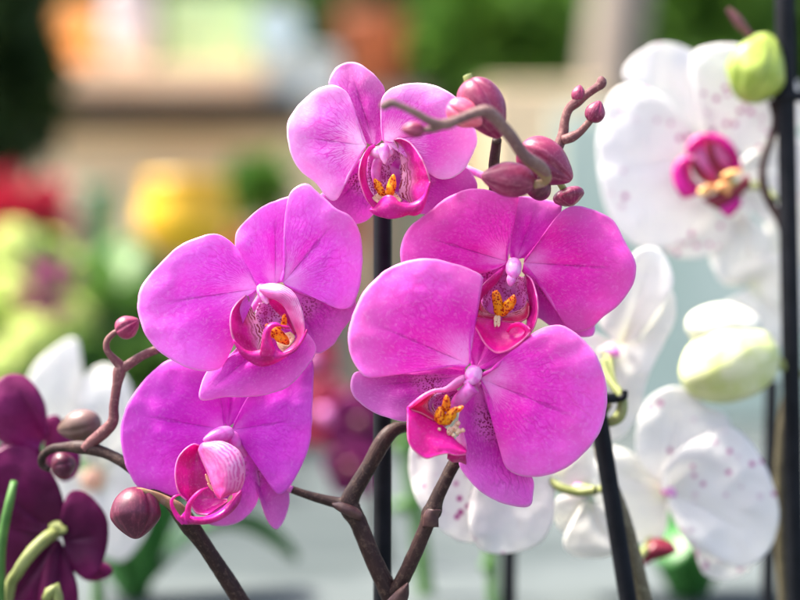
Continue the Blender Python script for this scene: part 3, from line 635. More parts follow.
def clip(px, py, d, r, label, w=1.6):
    mb = MB(); c = P(px, py, d)
    pr = [(r*U*.72, -5*U), (r*U*1.0, -5*U), (r*U*1.05, 0), (r*U*1.0, 5*U), (r*U*.72, 5*U), (r*U*.72, -5*U)]
    mb.lathe(c, pr, 28)
    tube(mb, [(px + r*.8, py+2, d, 3.2), (px + r*1.5, py-1, d, 3.6), (px + r*w, py-8, d, 3)], n=12)
    tag(mb.build('plant_clip', 'black', None), label, 'plant clip', 'clips on the stakes')
clip(604, 398, 130, 13, 'small black clip on the tip of the leaning stake')
clip(786, 97, 330, 15, 'black clip on the tall right stake beside the green bud', -1.6)

# ------------------------------------------------------------------ white orchids
wr = empty('orchid_plant', (P(792, 600, 345).x + .01, P(0, 0, 350).y, BENCH), 'white spotted orchid clipped to the tall right stake, with a green bud', 'orchid', 'white spotted orchids behind')
fW = Fr(590, 0, 2.5); dW = 400
mb = MB(); blob(mb, fW, (310, 420), (350, 480), dW-20, dW-30, 30, wob=.15)
tube(mb, [(715, 180, dW+10, 6), (740, 185, dW+12, 4.5), (762, 187, dW-10, 4), (775, 200, dW-40, 4)])
WF = mb.build('flower', 'palegreen', wr); WF['label'] = 'large white flower with magenta spots and a magenta lip'
petal(fW, 'petal', 'W', WF, (280, 380), [(270,360),(235,300),(190,245),(120,213),(70,220),(35,270),(18,350),(22,430),(40,520),(80,590),(140,622),(220,612),(290,570),(320,500),(300,420)], d0=dW, bulge=20, tilt=(-.05, 0), tip=(30, 450))
petal(fW, 'petal', 'W', WF, (310, 380), [(300,350),(268,240),(252,170),(262,130),(300,114),(350,110),(400,118),(460,140),(510,190),(530,260),(520,320),(450,360),(370,390)], d0=dW, bulge=16, tip=(480, 160))
petal(fW, 'sepal', 'W', WF, (290, 370), [(275,340),(210,280),(150,240),(90,200),(90,165),(130,125),(180,106),(235,117),(270,145),(290,220),(305,330)], d0=dW+20, bulge=10, tip=(150, 115))
petal(fW, 'sepal', 'W', WF, (320, 470), [(300,470),(210,520),(170,590),(210,640),(290,640),(360,600),(400,540),(380,490)], d0=dW+22, bulge=10)
petal(fW, 'sepal', 'W', WF, (360, 430), [(380,400),(440,350),(500,330),(545,370),(550,450),(510,530),(450,560),(400,520),(370,470)], d0=dW+24, bulge=10)
fW2 = Fr(640, 100, 4.29)
ladder(fW2, 'side_lobe', 'lip', WF, [(250,400),(190,420),(150,370),(140,300),(170,250),(215,245)], [(290,370),(250,360),(225,330),(215,290),(220,270),(230,262)], dW-50, dW-30, bulge=14)
ladder(fW2, 'side_lobe', 'lip', WF, [(205,240),(200,200),(240,155),(300,145),(360,160),(410,210),(435,280),(430,320)], [(235,235),(240,205),(265,185),(300,182),(345,195),(375,235),(395,280),(385,310)], dW-45, dW-30, bulge=10)
M['lipbrown'] = lip_mat('lip_wine', (.30, .02, .06), (.22, .01, .03), (.80, .30, .20))
ladder(fW2, 'side_lobe', 'lipbrown', WF, [(285,180),(290,240),(320,300),(370,340)], [(310,180),(318,230),(345,280),(400,320)], dW-50, dW-50, bulge=6)
ladder(fW2, 'side_lobe', 'lipbrown', WF, [(215,265),(240,320),(290,360),(330,370)], [(235,250),(265,300),(300,330),(340,345)], dW-50, dW-50, bulge=6)
ladder(fW2, 'mid_lobe', 'lipbrown', WF, [(270,430),(330,400),(400,380),(450,325),(468,330)], [(300,450),(350,470),(410,430),(450,390),(475,370)], dW-60, dW-56, bulge=8)
ladder(fW2, 'mid_lobe', 'lip', WF, [(330,440),(370,400),(420,400)], [(350,480),(385,500),(435,450)], dW-50, dW-56, bulge=8)
mb = MB()
for a, b, r in (((250,400),(330,370),22), ((320,380),(400,360),22), ((350,330),(440,300),16), ((360,350),(380,420),16)): blob(mb, fW2, a, b, dW-64, dW-64, r)
mb.build('callus', plain('callus_yellow', (.80, .52, .16), (.66, .26, .10), 200, .4), WF)
ladder(fW2, 'side_lobe', 'lippale', WF, [(225,240),(235,290),(270,330),(320,350)], [(240,205),(290,180),(310,240),(340,320)], dW-30, dW-30, bulge=8)
ladder(fW2, 'side_lobe', 'lippale', WF, [(300,175),(320,240),(350,290),(390,320)], [(340,185),(385,230),(405,280),(410,310)], dW-28, dW-28, bulge=8)
# second flower of the right plant, seen from behind the stem
f5 = Fr(590, 150, 2.222)
mb = MB(); blob(mb, f5, (390, 300), (420, 330), 440, 430, 20); tube(mb, [(770, 290, 440, 5), (782, 296, 430, 4), (792, 300, 380, 4)]); W2 = mb.build('flower', 'palegreen', wr); W2['label'] = 'plain white flower behind the cream bud'
petal(f5, 'petal', 'W2', W2, (360, 300), [(350,290),(300,300),(272,260),(268,215),(300,165),(335,140),(370,160),(400,200),(400,270)], d0=425, bulge=12)
petal(f5, 'petal', 'W2', W2, (360, 300), [(300,290),(340,250),(420,230),(470,260),(480,360),(455,440),(400,430),(340,390),(295,340)], d0=415, bulge=14)
petal(f5, 'sepal', 'W2', W2, (430, 250), [(400,240),(390,160),(400,90),(450,60),(500,90),(510,180),(480,260)], d0=450, bulge=8)
mb = MB()
tube(mb, [below(802, 360, 8), (797, 600, 345, 7), (793, 480, 345, 7), (790, 375, 345, 6.5), (786, 250, 345, 6), (783, 225, 345, 5.6), (772, 206, 350, 4.6), (764, 188, 352, 4.4), (763, 165, 352, 4), (771, 140, 350, 4), (776, 120, 346, 4.4), (772, 100, 342, 4.5)], n=160)
mb.build('stem', 'stem', wr)
mb = MB(); tube(mb, [(800, 374, 340, 5.5), (788, 370, 330, 5), (772, 356, 320, 5), (757, 343, 312, 4.6), (748, 338, 308, 4)], n=30); mb.build('pedicel', 'palegreen', wr); mb = MB(); tube(mb, [(792, 382, 345, 7), (785, 420, 346, 7), (781, 470, 348, 7), (782, 540, 350, 7), (786, 610, 355, 7), below(790, 360, 7)], n=50); mb.build('stem', stem_mat('stem_olive', (.10, .085, .05), (.07, .06, .035), (.20, .18, .11)), wr)
bud(wr, (762, 338), (686, 322), 312, 302, 28, 'budwhite', phase=.5, depth=.05, wob=.1, tipp=.1)
bud(wr, (776, 346), (682, 382), 300, 290, 39, 'budcream', phase=1.1, depth=.05, wob=.1, egg=-.05, tipp=.15)
gb = bud(wr, (768, 34), (746, 102), 330, 322, 29, 'budgreen', phase=.8, depth=.09, egg=-.28, wob=.12, tipp=.3)
mb = MB(); tube(mb, [(766, 52, 330, 10), (778, 50, 332, 7), (786, 46, 334, 6), (790, 44, 334, 3)], n=20); tube(mb, [(768, 96, 340, 4), (770, 88, 336, 5), (765, 80, 330, 5)], n=14); mb.build('pedicel', 'budgreen', wr)
mb = MB(); tube(mb, [(757, 44, 328, 4), (748, 33, 328, 3.5), (741, 25, 328, 5), (735, 17, 328, 4.5), (728, 9, 328, 2.5)], n=30); mb.build('pedicel', 'stempurple', wr)

wm = empty('orchid_plant', (P(650, 600, 170).x, P(0, 0, 170).y, BENCH), 'white orchid behind the leaning stake, its flowers below and right of the nearest magenta flower', 'orchid', 'white spotted orchids behind')
f4 = Fr(540, 380, 2.727)
def wflower(label, c, d, stalk, petals, mat='W'):
    mb = MB(); bud_verts(mb, (c[0]-6, c[1]-4), (c[0]+8, c[1]+6), d, d-12, 6, seams=0)
    f = mb.build('flower', 'column', wm); mb = MB(); tube(mb, stalk); mb.build('stalk', 'palegreen', f); f['label'] = label
    for kind, fr, base, ol, kw in petals:
        kw.setdefault('bulge', 7); petal(fr, kind, kw.pop('mat', mat), f, base, ol, **kw)
    return f
wflower('large white flower with a few pink spots, lowest at right', (668, 490), 300, [(668, 488, 312, 5), (660, 515, 330, 4), (648, 545, 300, 4), (634, 565, 172, 4)], [
    ('petal', f4, (340, 290), [(330,270),(275,230),(262,150),(288,60),(350,20),(400,25),(450,70),(500,90),(520,130),(480,200),(400,270)], dict(d0=300)),
    ('petal', f4, (350, 300), [(330,300),(345,225),(420,165),(480,140),(530,130),(590,190),(630,270),(652,350),(640,430),(600,490),(540,512),(470,480),(400,440),(350,350)], dict(d0=292, bulge=18)),
    ('sepal', f4, (430, 420), [(410,440),(430,490),(450,530),(490,543),(540,535),(580,500),(540,440)], dict(d0=312)),
    ('sepal', f4, (340, 300), [(330,280),(260,205),(180,185),(140,260),(165,360),(225,430),(290,445),(340,420),(350,340)], dict(d0=310, mat='W2'))])
mb = MB(); ladder(f4, '', '', None, [(275,470),(310,435),(350,440),(372,462)], [(285,505),(310,490),(345,480),(372,466)], 290, 280, 8, mb=mb); o = mb.build('bract', 'lipbrown', wm, thick=.001)
wflower('white flower with a faint pink mark, directly below the nearest magenta flower', (478, 465), 170, [(480, 462, 175, 5), (505, 472, 178, 4.5), (545, 480, 180, 4), (565, 490, 170, 4), (590, 488, 165, 4)], [
    ('petal', I, (475, 465), [(470,455),(440,440),(415,440),(409,465),(413,490),(424,512),(445,533),(470,543),(490,530),(488,490)], dict(d0=178)),
    ('petal', I, (490, 460), [(480,465),(470,500),(470,530),(480,548),(500,554),(525,550),(545,537),(554,515),(553,480),(540,450),(510,435)], dict(d0=172)),
    ('sepal', I, (485, 455), [(470,450),(460,400),(490,380),(520,400),(515,440)], dict(d0=188))])
wflower('half hidden white flower between the two flowers below, beside the leaning stake', (580, 490), 230, [(580, 488, 235, 5), (596, 490, 200, 4), (606, 488, 170, 4)], [
    ('petal', f4, (50, 260), [(30,270),(0,250),(20,200),(90,180),(140,185),(150,230),(130,290),(60,300)], dict(d0=240, mat='W2')),
    ('petal', f4, (120, 330), [(110,310),(50,320),(38,370),(60,410),(110,420),(150,380)], dict(d0=236, mat='W2')),
    ('petal', f4, (130, 330), [(130,320),(90,380),(65,440),(85,475),(140,485),(200,475),(230,430),(200,350)], dict(d0=230, mat='W2', bulge=16))])
wflower('creamy white flower seen from the side, at the right edge of the magenta petals', (612, 350), 240, [(608, 352, 245, 5), (612, 380, 200, 4), (622, 400, 150, 4), (618, 415, 140, 4)], [
    ('petal', f5, (70, 430), [(50,420),(20,380),(40,310),(80,250),(110,220),(145,216),(172,245),(184,300),(150,370),(110,420)], dict(d0=245, mat='W2', bulge=18)),
    ('petal', f5, (60, 420), [(70,400),(130,340),(180,310),(190,370),(165,430),(130,500),(110,580),(70,640),(20,640),(0,540),(20,440)], dict(d0=252, mat='W2', bulge=12)),
    ('sepal', f5, (60, 430), [(30,420),(-20,400),(-40,470),(-20,560),(30,600),(80,560),(90,470)], dict(d0=262, mat='W'))])
mb = MB()
tube(mb, [below(670, 190, 10), (648, 620, 168, 9.5), (636, 570, 160, 9), (624, 520, 154, 7.5), (610, 480, 150, 6.5), (600, 450, 150, 6), (600, 420, 150, 5), (608, 404, 140, 4.5)], n=100)
mb.build('stem', stem_mat('stem_olive', (.16, .13, .08), (.11, .09, .05), (.30, .27, .16)), wm)
mb = MB(); tube(mb, [(549, 479, 175, 3.5), (562, 488, 165, 4.4), (578, 492, 160, 4.8), (596, 490, 152, 5)], n=24)
mb.build('pedicel', 'palegreen', wm); mb = MB()
tube(mb, [(604, 360, 170, 3.5), (608, 375, 160, 4), (614, 386, 150, 4.4), (622, 398, 140, 5), (620, 415, 136, 6), (610, 422, 138, 5), (602, 420, 142, 4)], n=40); mb.build('pedicel', 'palegreen', wm)

# white orchid far left, strongly blurred
wl = empty('orchid_plant', (P(100, 600, 640).x, P(0, 0, 640).y, BENCH), 'blurred white orchid behind the hanging buds at lower left', 'orchid', 'white spotted orchids behind')
mb = MB(); bud_verts(mb, (88, 470), (100, 490), 560, 550, 12, seams=0); f = mb.build('flower', 'ivory', wl)
for c in ([(95,470),(80,440),(50,420),(25,395),(40,360),(75,338),(78,370),(72,400),(100,440)], [(95,470),(85,430),(80,385),(105,365),(130,385),(135,430),(120,460)], [(95,475),(80,520),(95,550),(125,560),(150,520),(140,480)], [(90,475),(60,470),(30,490),(40,540),(80,560),(95,520)], [(100,470),(130,440),(165,440),(160,490),(130,500)]):
    petal(I, 'petal', 'W2', f, (96, 472), c, d0=560, bulge=20)
mb = MB(); tube(mb, [(95, 480, 580, 6), (95, 540, 620, 6), (98, 580, 640, 6), below(98, 640, 6)], n=30); mb.build('stem', 'greenstem', wl)

# dark purple orchid at the left edge
dp = empty('orchid_plant', (P(10, 600, 220).x, P(0, 0, 220).y, BENCH), 'dark wine purple orchid at the lower left edge of the frame', 'orchid')
fP = Fr(0, 360, 2.5); d = 170
mb = MB(); blob(mb, fP, (130, 410), (165, 430), d, d-15, 16)
tube(mb, [(60, 531, d+10, 6), (48, 537, d-20, 6.5), (32, 552, d-30, 6.5), (18, 572, d-30, 6), (8, 596, d-20, 6), below(-5, d, 7)], n=50)
pf = mb.build('flower', 'palegreen', dp); pf['label'] = 'dark purple flower seen from behind on a pale green stalk'
petal(fP, 'petal', 'P', pf, (145, 440), [(140,420),(100,400),(20,420),(-40,360),(-30,260),(20,215),(80,225),(130,280),(158,350),(160,420)], d0=d+6, bulge=10, tip=(-20, 300))
petal(fP, 'petal', 'P', pf, (158, 450), [(150,430),(155,380),(165,345),(185,325),(220,335),(260,380),(272,430),(262,490),(240,535),(210,545),(180,520),(162,480)], d0=d-4, bulge=12, tip=(268, 440))
petal(fP, 'sepal', 'P', pf, (145, 445), [(140,400),(60,380),(-20,400),(-40,560),(-20,680),(80,680),(130,620),(150,520)], d0=d+10, bulge=8)
petal(fP, 'sepal', 'PL', pf, (160, 460), [(165,470),(200,510),(255,505),(282,525),(265,545),(215,552),(180,520)], d0=d+16, bulge=3)
petal(fP, 'sepal', 'P', pf, (150, 450), [(145,450),(110,520),(100,620),(140,700),(190,680),(195,580),(175,500)], d0=d, bulge=8)
mb = MB(); blob(mb, fP, (190, 230), (150, 270), d+50, d+50, 14)
pf2 = mb.build('flower', 'PL', dp); pf2['label'] = 'wine coloured flower with rounded petals above the darker one'
petal(fP, 'petal', 'PL', pf2, (110, 200), [(120,180),(112,110),(80,55),(40,35),(0,50),(-30,110),(-20,180),(30,220),(90,235)], d0=d+30, bulge=30, tip=(30, 40))
petal(fP, 'petal', 'PL', pf2, (110, 200), [(105,190),(110,150),(145,140),(180,190),(200,240),(190,290),(150,300),(115,250)], d0=d+46, bulge=10)
petal(fP, 'sepal', 'P', pf2, (100, 210), [(80,200),(20,200),(-20,260),(10,330),(70,320),(110,260)], d0=d+50, bulge=10)
mb = MB(); tube(mb, [(14, 482, d-30, 3.5), (10, 500, d-40, 4.5), (2, 540, d-40, 5), (0, 580, d-40, 5), below(-2, d-30, 5)], n=30); mb.build('stem', 'greenstem', dp)
mb = MB(); tube(mb, [(46, 600, d-50, 5), (50, 592, d-52, 6), (58, 596, d-52, 5), below(62, d-40, 5)], n=16); mb.build('pedicel', 'palegreen', dp)

# red and wine orchid behind the stake
ro = empty('orchid_plant', (at(372, 600, 1.25).x, 1.25, BENCH), 'blurred red and wine orchid behind the central stake', 'orchid')
for (cx, cy, Y, mt, r) in ((326, 415, 1.25, 'R', 34), (352, 470, 1.22, 'PL', 26), (362, 425, 1.24, 'PL', 34), (310, 360, 1.28, 'R', 26), (385, 395, 1.27, 'P', 30)):
    dd = (Y - D0)/U
    mb = MB(); bud_verts(mb, (cx-8, cy-5), (cx+8, cy+5), dd-10, dd-20, 8, seams=0); f = mb.build('flower', 'column' if mt == 'R' else 'buddark', ro)
    for q in range(5):
        th = math.pi/2 + q*2*math.pi/5 + .2*cx
        def rp(a, k): return (cx + r*k*math.cos(th+a), cy - r*k*math.sin(th+a))
        petal(I, 'petal', mt, f, (cx, cy), [rp(-.25,.15), rp(-.75,.5), rp(-.6,.9), rp(-.2,1.08), rp(.2,1.08), rp(.6,.9), rp(.75,.5), rp(.25,.15)], d0=dd, bulge=8, nt=40, ns=12)
mb = MB(); dd = (1.25-D0)/U
tube(mb, [(325, 370, dd, 4), (350, 420, dd+10, 4), (372, 480, dd, 5), (384, 560, dd, 6), below(386, dd, 6)], n=50); mb.build('stem', 'stem', ro)
# green stems of hidden plants
for px0, py0, px1, Y, r, lab in ((402, 400, 421, 1.12, 8, 'upright blurred green flower stem right of the central stake'), (489, 520, 488, 1.06, 6.5, 'short blurred green stem below the white flower at centre')):
    dd = (Y-D0)/U; mb = MB(); tube(mb, [(px0-6, py0-60, dd, r*.6), (px0, py0, dd, r), ((px0+px1)/2+4, (py0+600)/2, dd, r), (px1+6, 600, dd, r), below(px1+10, dd, r)], n=40)
    for q in range(2): tube(mb, [(px0, py0+40+60*q, dd, r*1.0), (px0, py0+46+60*q, dd, r*1.25), (px0, py0+52+60*q, dd, r*1.0)], n=8)
    tag(mb.build('green_stem', 'greenstem', None), lab, 'flower stem')

# ------------------------------------------------------------------ setting
mb = MB(); mb.box((0, 5, -.02), (30, 24, .04)); tag(mb.build('floor', 'floor', smooth=False), kind='structure')
mb = MB(); mb.box((0, 7.2, 1.6), (14, .1, 3.2)); tag(mb.build('back_wall', 'wall', smooth=False), 'olive grey garden centre back wall behind the foliage', 'wall')
bt = empty('bench', (0, 1.6, 0), 'long grey blue plant bench carrying the orchids', 'bench')
mb = MB(); mb.box((0, 1.45, BENCH - .02), (2.6, 2.3, .04)); mb.build('bench_top', 'bench', bt, smooth=False, bevel=.004)
for x in (-1.2, 1.2):
    for y in (.4, 2.5):
        mb = MB(); mb.box((x, y, (BENCH-.04)/2), (.05, .05, BENCH-.04)); mb.build('leg', 'greypost', bt, smooth=False)

def rect(name, mat, parent, px0, py0, px1, py1, Y, depth, **k):
    a, b = at(px0, py1, Y), at(px1, py0, Y)
    mb = MB(); mb.box(((a.x+b.x)/2, Y + depth/2, (a.z+b.z)/2), (abs(b.x-a.x), depth, abs(b.z-a.z)))
    return mb.build(name, mat, parent, smooth=False, bevel=k.get('bevel', .004))
# display unit behind at left
Y = 2.75
ba = at(170, 260, Y)
un = empty('display_shelf', (ba.x, Y+.2, 0), 'tan wooden display shelf with a beige board below it, behind at upper left', 'shelf')
rect('shelf_board', 'tan', un, 20, 64, 262, 93, Y-.05, .4)
rect('shelf_shade_strip', 'shelfshade', un, 20, 93.5, 300, 122, Y-.04, .38)  # added dark strip, paints the shadow under the board
rect('back_panel', 'beige', un, 22, 122.5, 345, 262, Y+.05, .30)
for px in (30, 330):
    mb = MB(); p = at(px, 262, Y+.2); mb.box((p.x, p.y, p.z/2), (.05, .05, p.z)); mb.build('leg', 'greypost', un, smooth=False)
rect('lower_board', 'tan', un, 60, 262.5, 345, 300, Y, .35)
def pot(name, mat, px, py0, py1, r0, r1, Y, label, cat, body=None, soil=True):
    """py0 top, py1 bottom; r0 radius at top, r1 at bottom (px)"""
    b = at(px, py1, Y); h = (py1-py0)*Y*K; R0, R1 = r0*Y*K, r1*Y*K
    o = empty(name, b, label, cat, 'pots and jars on the display')
    mb = MB(); pr = [(0, 0), (R1, 0)]
    if body: pr += [(R*Y*K, z*h) for R, z in body]
    pr += [(R0*.97, h*.86), (R0*1.04, h*.87), (R0*1.04, h), (R0*.92, h), (R0*.90, h*.9)]
    mb.lathe(b, pr); mb.build('pot_wall', mat, o)
    if soil:
        mb = MB(); mb.lathe(b, [(0, h*.9), (R0*.9, h*.9)]); mb.build('soil', 'soil', o)
    return o
pot('flower_pot', 'orange', 76, 8, 63.5, 27, 22, Y+.1, 'orange terracotta pot at the left of the shelf top', 'pot')
pot('vase', 'whitepot', 130, -12, 63.5, 24, 18, Y+.08, 'white glazed vase standing on the shelf right of the orange pot', 'vase', [(28, .3), (27, .6)])
pot('flower_pot', 'greywhite', 32, 30, 63.5, 16, 13, Y+.05, 'small grey pot at the left end of the shelf', 'pot')
tag(rect('box', 'greenbox', None, 164, -6, 254, 63.5, Y+.12, .1), 'green card box standing on the shelf', 'box')
# round blue plate on a stand
mb = MB(); p = at(277, 28, Y+.1); n = 40
rows = []; uv = []
for r, dy in ((0, 0), (.020, -.002), (.032, -.006), (.038, -.012), (.038, -.006), (.03, .0), (0, .004)):
    rows.append([p + Vector((r*math.cos(t*2*math.pi/n), dy, r*math.sin(t*2*math.pi/n))) for t in range(n)]); uv.append([(0, 0)]*n)
mb.grid(rows, uv, True); mb.box((p.x, p.y+.02, p.z - .045), (.03, .03, .05)); tag(mb.build('plate', 'bluewhite'), 'round pale blue plate upright above the grey box', 'plate')
tag(rect('box', 'greywhite', None, 264, 50, 338, 104.5, Y+.1, .2), 'pale grey box at the right end of the shelf', 'box')
pot('flower_pot', 'yellow', 186, 180, 262, 40, 30, 2.1, 'round yellow glazed pot below the shelf', 'pot', [(47, .35), (46, .7)])
pot('flower_pot', 'darkgreen', 100, 184, 262, 19, 15, 2.35, 'tall dark green plastic pot left of the yellow pot', 'pot')
# things the pots stand on
ta = at(140, 258, 2.3)
tb = empty('side_table', (ta.x, 2.35, 0), 'low tan wooden table under the yellow and green pots', 'table')
rect('table_top', 'tan', tb, 30, 262.3, 345, 278, 2.18, .3)
for px in (45, 330):
    mb = MB(); p = at(px, 278, 2.3); mb.box((p.x, p.y, p.z/2), (.04, .04, p.z)); mb.build('leg', 'greypost', tb, smooth=False)
for o in list(bpy.data.objects):
    if o.name.startswith('flower_pot') and o.get('label', '').startswith('round yellow'):
        o.location.z = at(0, 262.3, 2.18).z + .001
    if o.get('label', '').startswith('tall dark green'):
        o.location.z = at(0, 262.3, 2.18).z + .001

def leaves(mb, c, R, n, size, flat=1., squash=1., rnd=random, hollow=.35):
    """leaf shaped folded quads scattered through an ellipsoid"""
    for i in range(n):
        while True:
            q = Vector((rnd.uniform(-1,1), rnd.uniform(-1,1), rnd.uniform(-1,1)))
            if hollow < q.length < 1 and fbm(q.x*1.8+c[0]*5, q.y*1.8, q.z*1.8+c[2]*5) > -.22: break
        p = Vector(c) + Vector((q.x*R[0], q.y*R[1], q.z*R[2]))
        dr = (q.normalized() + Vector((rnd.uniform(-.6,.6), rnd.uniform(-.6,.6), rnd.uniform(-.6,.6)))).normalized()
        sd = dr.cross(Vector((rnd.uniform(-1,1), rnd.uniform(-1,1), rnd.uniform(-1,1)))).normalized()
        up = dr.cross(sd); L = size*rnd.uniform(.7,1.3); W = L*.28*flat; b = len(mb.v)
        pts = [p, p+dr*L*.35+sd*W+up*W*.3, p+dr*L*.75+sd*W*.7+up*W*.2-up*L*.05, p+dr*L-up*L*.12, p+dr*L*.75-sd*W*.7+up*W*.2-up*L*.05, p+dr*L*.35-sd*W+up*W*.3, p+dr*L*.4, p+dr*L*.78-up*L*.06]
        for v in pts: mb.v.append(v); mb.uv.append((0, 0))
        for f in ((0,1,6),(1,2,7,6),(2,3,7),(3,4,7),(4,5,6,7),(5,0,6)): mb.f.append(tuple(b+k for k in f))
def shrub(px, py, Y, rx, rz, mat, label, n=500, size=.07, name='shrub', ground=0.0, flat=1., group='green plants behind', stemmat='stem', cat='shrub'):
    c = at(px, py, Y); R = (rx*Y*K, min(rx, rz)*Y*K*.8, rz*Y*K)
    o = empty(name, (c.x, c.y, ground), label, cat, group)
    mb = MB(); leaves(mb, c, R, n, size, flat); mb.build('foliage', mat, o)
    mb = MB(); tube(mb, [(c.x, c.y, ground, .016), (c.x+.02, c.y, (c.z+ground)/2, .013), (c.x, c.y, c.z, .009)], world=True)
    for k in range(5):
        a = k*1.26; tube(mb, [(c.x, c.y, c.z-R[2]*.5, .006), (c.x+R[0]*.6*math.cos(a), c.y+R[1]*.6*math.sin(a), c.z+R[2]*.3, .003)], n=8, seg=8, world=True)
    mb.build('stem', stemmat, o); return o
GL = BENCH
shrub(258, 188, 2.25, 26, 17, 'leafbright', 'bright green leafy plant right of the yellow pot', 160, .03, 'potted_plant', at(0, 262, 2.2).z, 1.4, cat='plant')
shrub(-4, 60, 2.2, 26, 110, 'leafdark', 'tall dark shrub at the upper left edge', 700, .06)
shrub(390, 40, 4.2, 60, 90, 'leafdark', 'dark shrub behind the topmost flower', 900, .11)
shrub(445, 70, 4.0, 50, 70, 'leafdark', 'dark shrub between the rust pot and the bright green leaves', 900, .11)
shrub(500, 40, 3.9, 56, 46, 'leafbright', 'bright green shrub behind the buds', 500, .10, flat=1.3)
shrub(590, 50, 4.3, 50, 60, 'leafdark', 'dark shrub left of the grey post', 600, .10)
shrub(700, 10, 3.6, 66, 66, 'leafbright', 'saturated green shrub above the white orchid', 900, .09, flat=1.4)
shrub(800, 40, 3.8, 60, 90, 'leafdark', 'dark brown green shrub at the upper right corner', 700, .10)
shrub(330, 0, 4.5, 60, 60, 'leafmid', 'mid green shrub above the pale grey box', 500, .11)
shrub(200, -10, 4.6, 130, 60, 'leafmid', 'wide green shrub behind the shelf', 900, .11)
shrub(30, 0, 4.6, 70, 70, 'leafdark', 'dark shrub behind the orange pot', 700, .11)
pot('flower_pot', 'rust', 372, 16, 96, 32, 24, 3.4, 'rust brown clay pot behind the topmost flower', 'pot')
tc = at(372, 96, 3.4); st = empty('plant_stand', (tc.x, 3.4, 0), 'narrow grey stand carrying the rust pot', 'stand')
mb = MB(); mb.box((tc.x, 3.4, tc.z-.015), (.2, .2, .028)); mb.build('stand_top', 'greypost', st, smooth=False)
mb = MB(); mb.box((tc.x, 3.4, (tc.z-.03)/2), (.06, .06, tc.z-.03)); mb.build('leg', 'greypost', st, smooth=False)
# beige cartons and grey post in the middle distance
tag(rect('carton', 'beige', None, 486, 84, 604, 330, 3.0, .4), 'large beige carton behind the upper right magenta flower', 'carton')
p0, p1 = at(590, 330, 3.3), at(640, -60, 3.3)
mb = MB(); tube(mb, [(p0.x, 3.3, 0, .05), (p0.x, 3.3, .9, .05), (p1.x, 3.3, 1.75, .05)], world=True, bump=0); tag(mb.build('post', 'greypost'), 'slanting grey post above the white orchid', 'post')
tag(rect('panel', 'sheet', None, 556, 112, 860, 424, 2.55, .03), 'pale blue green panel behind the white orchids', 'panel')
for px, py0, py1, w_, mt, lab in ((350, 118, 250, 16, 'rust', 'brown carton standing right of the beige board'), (226, 226, 262, 24, 'rust', 'low brown tray box at the right of the side table'), (66, 214, 262, 14, 'whitepot', 'small white box at the left end of the side table')):
    tag(rect('box', mt, None, px-w_, py0, px+w_, py1, 2.32, .1), lab, 'box')
# lime hydrangea
hy = empty('hydrangea', (at(48, 300, 1.75).x, 1.75, BENCH), 'lime green hydrangea with big round heads at the left edge', 'hydrangea')
for (px, py, Yh, r) in ((14, 250, 1.7, 22), (48, 258, 1.8, 20), (84, 280, 1.75, 20), (6, 300, 1.65, 24), (34, 340, 1.6, 22), (70, 322, 1.7, 24), (92, 352, 1.75, 16), (0, 372, 1.55, 22), (104, 308, 1.8, 16)):
    c = at(px, py, Yh); R = r*Yh*K; mb = MB()
    for i in range(90):
        q = Vector((random.gauss(0,1), random.gauss(0,1), random.gauss(0,1))).normalized(); p = c + q*R*random.uniform(.85, 1.05)
        s1 = q.cross(Vector((.3, .2, 1))).normalized(); s2 = q.cross(s1); ro_ = random.uniform(0, 6)
        for k in range(4):
            a = ro_ + k*math.pi/2; dv = s1*math.cos(a) + s2*math.sin(a); nv = q.cross(dv); b = len(mb.v); L = .011
            for v in (p, p+dv*L*.6+nv*L*.45+q*.002, p+dv*L+q*.003, p+dv*L*.6-nv*L*.45+q*.002): mb.v.append(v); mb.uv.append((0,0))
            mb.f.append((b, b+1, b+2, b+3))
    hd = mb.build('flower_head', 'lime', hy)
    mb = MB(); tube(mb, [(c.x, c.y, c.z, .003), ((c.x+hy.location.x)/2, 1.75, (c.z+BENCH)/2, .003), (hy.location.x, 1.75, BENCH, .004)], world=True, n=12, seg=8); mb.build('stem', 'greenstem', hy)
mb = MB(); leaves(mb, at(60, 350, 1.75), (.10, .06, .07), 260, .05, 1.6, hollow=.1); mb.build('foliage', 'leafmid', hy)
mb = MB(); leaves(mb, at(46, 292, 1.62), (.02, .015, .018), 24, .016, 1.4, hollow=.1); mb.build('flower_head', 'PL', hy)
shrub(150, 322, 1.95, 34, 34, 'leafdark', 'dark green plant on the bench behind the left magenta flower', 300, .035, 'potted_plant', BENCH, 1.4, cat='plant')
shrub(150, 388, 1.7, 50, 30, 'leafmid', 'mid green plant on the bench at left, below the dark one', 400, .035, 'potted_plant', BENCH, 1.4, cat='plant')
# red poinsettia
po = empty('poinsettia', (at(14, 230, 2.1).x, 2.1, BENCH), 'red leaved plant behind the hydrangea at the left edge', 'plant')
mb = MB(); leaves(mb, at(14, 226, 2.1), (.028, .03, .034), 90, .045, 1.5, hollow=.1); mb.build('bracts', 'redleaf', po)
mb = MB(); c = at(14, 230, 2.1); tube(mb, [(c.x, 2.1, BENCH, .006), (c.x+.005, 2.1, c.z, .004)], world=True, n=10); mb.build('stem', 'greenstem', po)
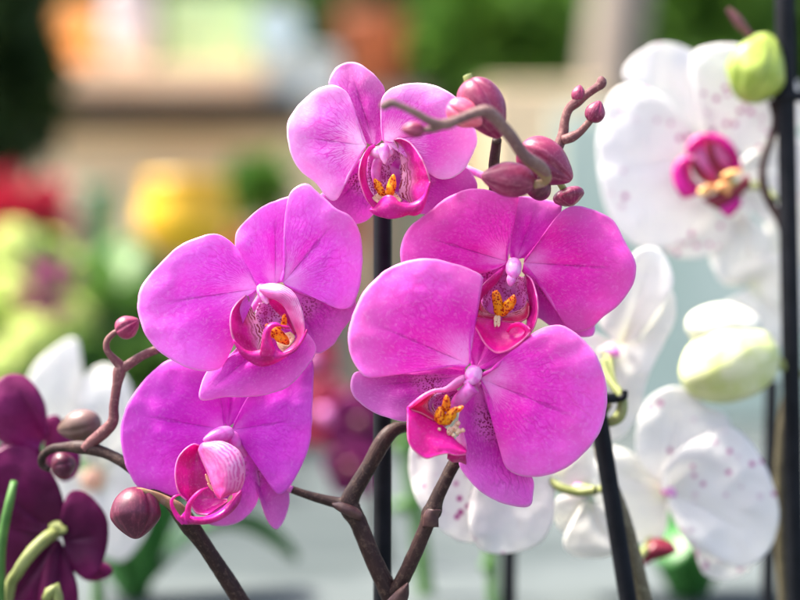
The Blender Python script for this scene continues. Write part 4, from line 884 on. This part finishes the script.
# leaves low on the bench
def orchid_leaves(px, py, Y, label, specs):
    c = at(px, py, Y); o = empty('leafy_plant', (c.x, Y, BENCH), label, 'plant', 'green leaves on the bench')
    for (dx, dy, dz, w) in specs:
        tip = c + Vector((dx, dy, dz)); base = Vector((c.x, Y, BENCH)); rows = []; uv = []
        ax = tip - base; sd = ax.cross(Vector((0, .2, 1))).normalized()
        for i in range(17):
            t = i/16; mid_ = base + ax*t + Vector((0, 0, 1))*math.sin(t*math.pi)*.03 ; ww = w*math.sin(math.pi*(t*.9+.06))**.6
            rows.append([mid_ + sd*ww*u + Vector((0, 0, abs(u)*.3*ww)) for u in (-1, -.5, 0, .5, 1)]); uv.append([(u, t) for u in (0, .25, .5, .75, 1)])
        mb = MB(); mb.grid(rows, uv); mb.build('leaf', 'leaf', o, thick=.001)
    return o
orchid_leaves(135, 590, 1.1, 'broad green leaves spreading on the bench at lower left', [(-.07, .02, .075, .028), (.06, 0, .07, .028), (.02, .04, .08, .03), (-.03, -.05, .02, .025), (.09, .05, .01, .025)])
orchid_leaves(690, 590, 1.1, 'broad green leaves on the bench below the lowest white flower', [(-.08, .02, .04, .03), (.06, 0, .035, .03), (.0, .05, .045, .03), (-.02, -.05, .02, .025)])

# ------------------------------------------------------------------ light, camera
w = bpy.data.worlds.new('World'); SC.world = w; w.use_nodes = True
sk = w.node_tree.nodes.new('ShaderNodeTexSky'); sk.sky_type = 'NISHITA'; sk.sun_disc = False
EL, AZ = math.radians(60), math.radians(-82)
sk.sun_elevation = EL; sk.sun_rotation = AZ; sk.air_density = .7; sk.dust_density = 5.0; sk.ozone_density = .6
bg = w.node_tree.nodes['Background']; w.node_tree.links.new(sk.outputs[0], bg.inputs[0]); bg.inputs[1].default_value = .11
sd = bpy.data.lights.new('sun', 'SUN'); sd.energy = 2.3; sd.angle = math.radians(10); sd.color = (1, .94, .84)
so = bpy.data.objects.new('sun', sd); COL.objects.link(so)
# direction to the sun: nishita rotation 0 = +Y, positive clockwise
dirv = Vector((math.sin(AZ)*math.cos(EL), math.cos(AZ)*math.cos(EL), math.sin(EL)))
so.rotation_euler = dirv.to_track_quat('Z', 'Y').to_euler()
cd = bpy.data.cameras.new('camera'); co = bpy.data.objects.new('camera', cd); COL.objects.link(co)
co.location = (0, 0, CZ); co.rotation_euler = (math.pi/2, 0, 0)
cd.sensor_width = 36; cd.lens = 36/(800*K); cd.clip_end = 200; cd.clip_start = .05
cd.dof.use_dof = True; cd.dof.focus_distance = D0 - .002; cd.dof.aperture_fstop = cd.lens/25.5
SC.camera = co
SC.view_settings.view_transform = 'Standard'; SC.view_settings.look = 'None'; SC.view_settings.gamma = 1
SC.view_settings.exposure = 2.38
for o in bpy.data.objects:
    if '_w' in o: del o['_w']
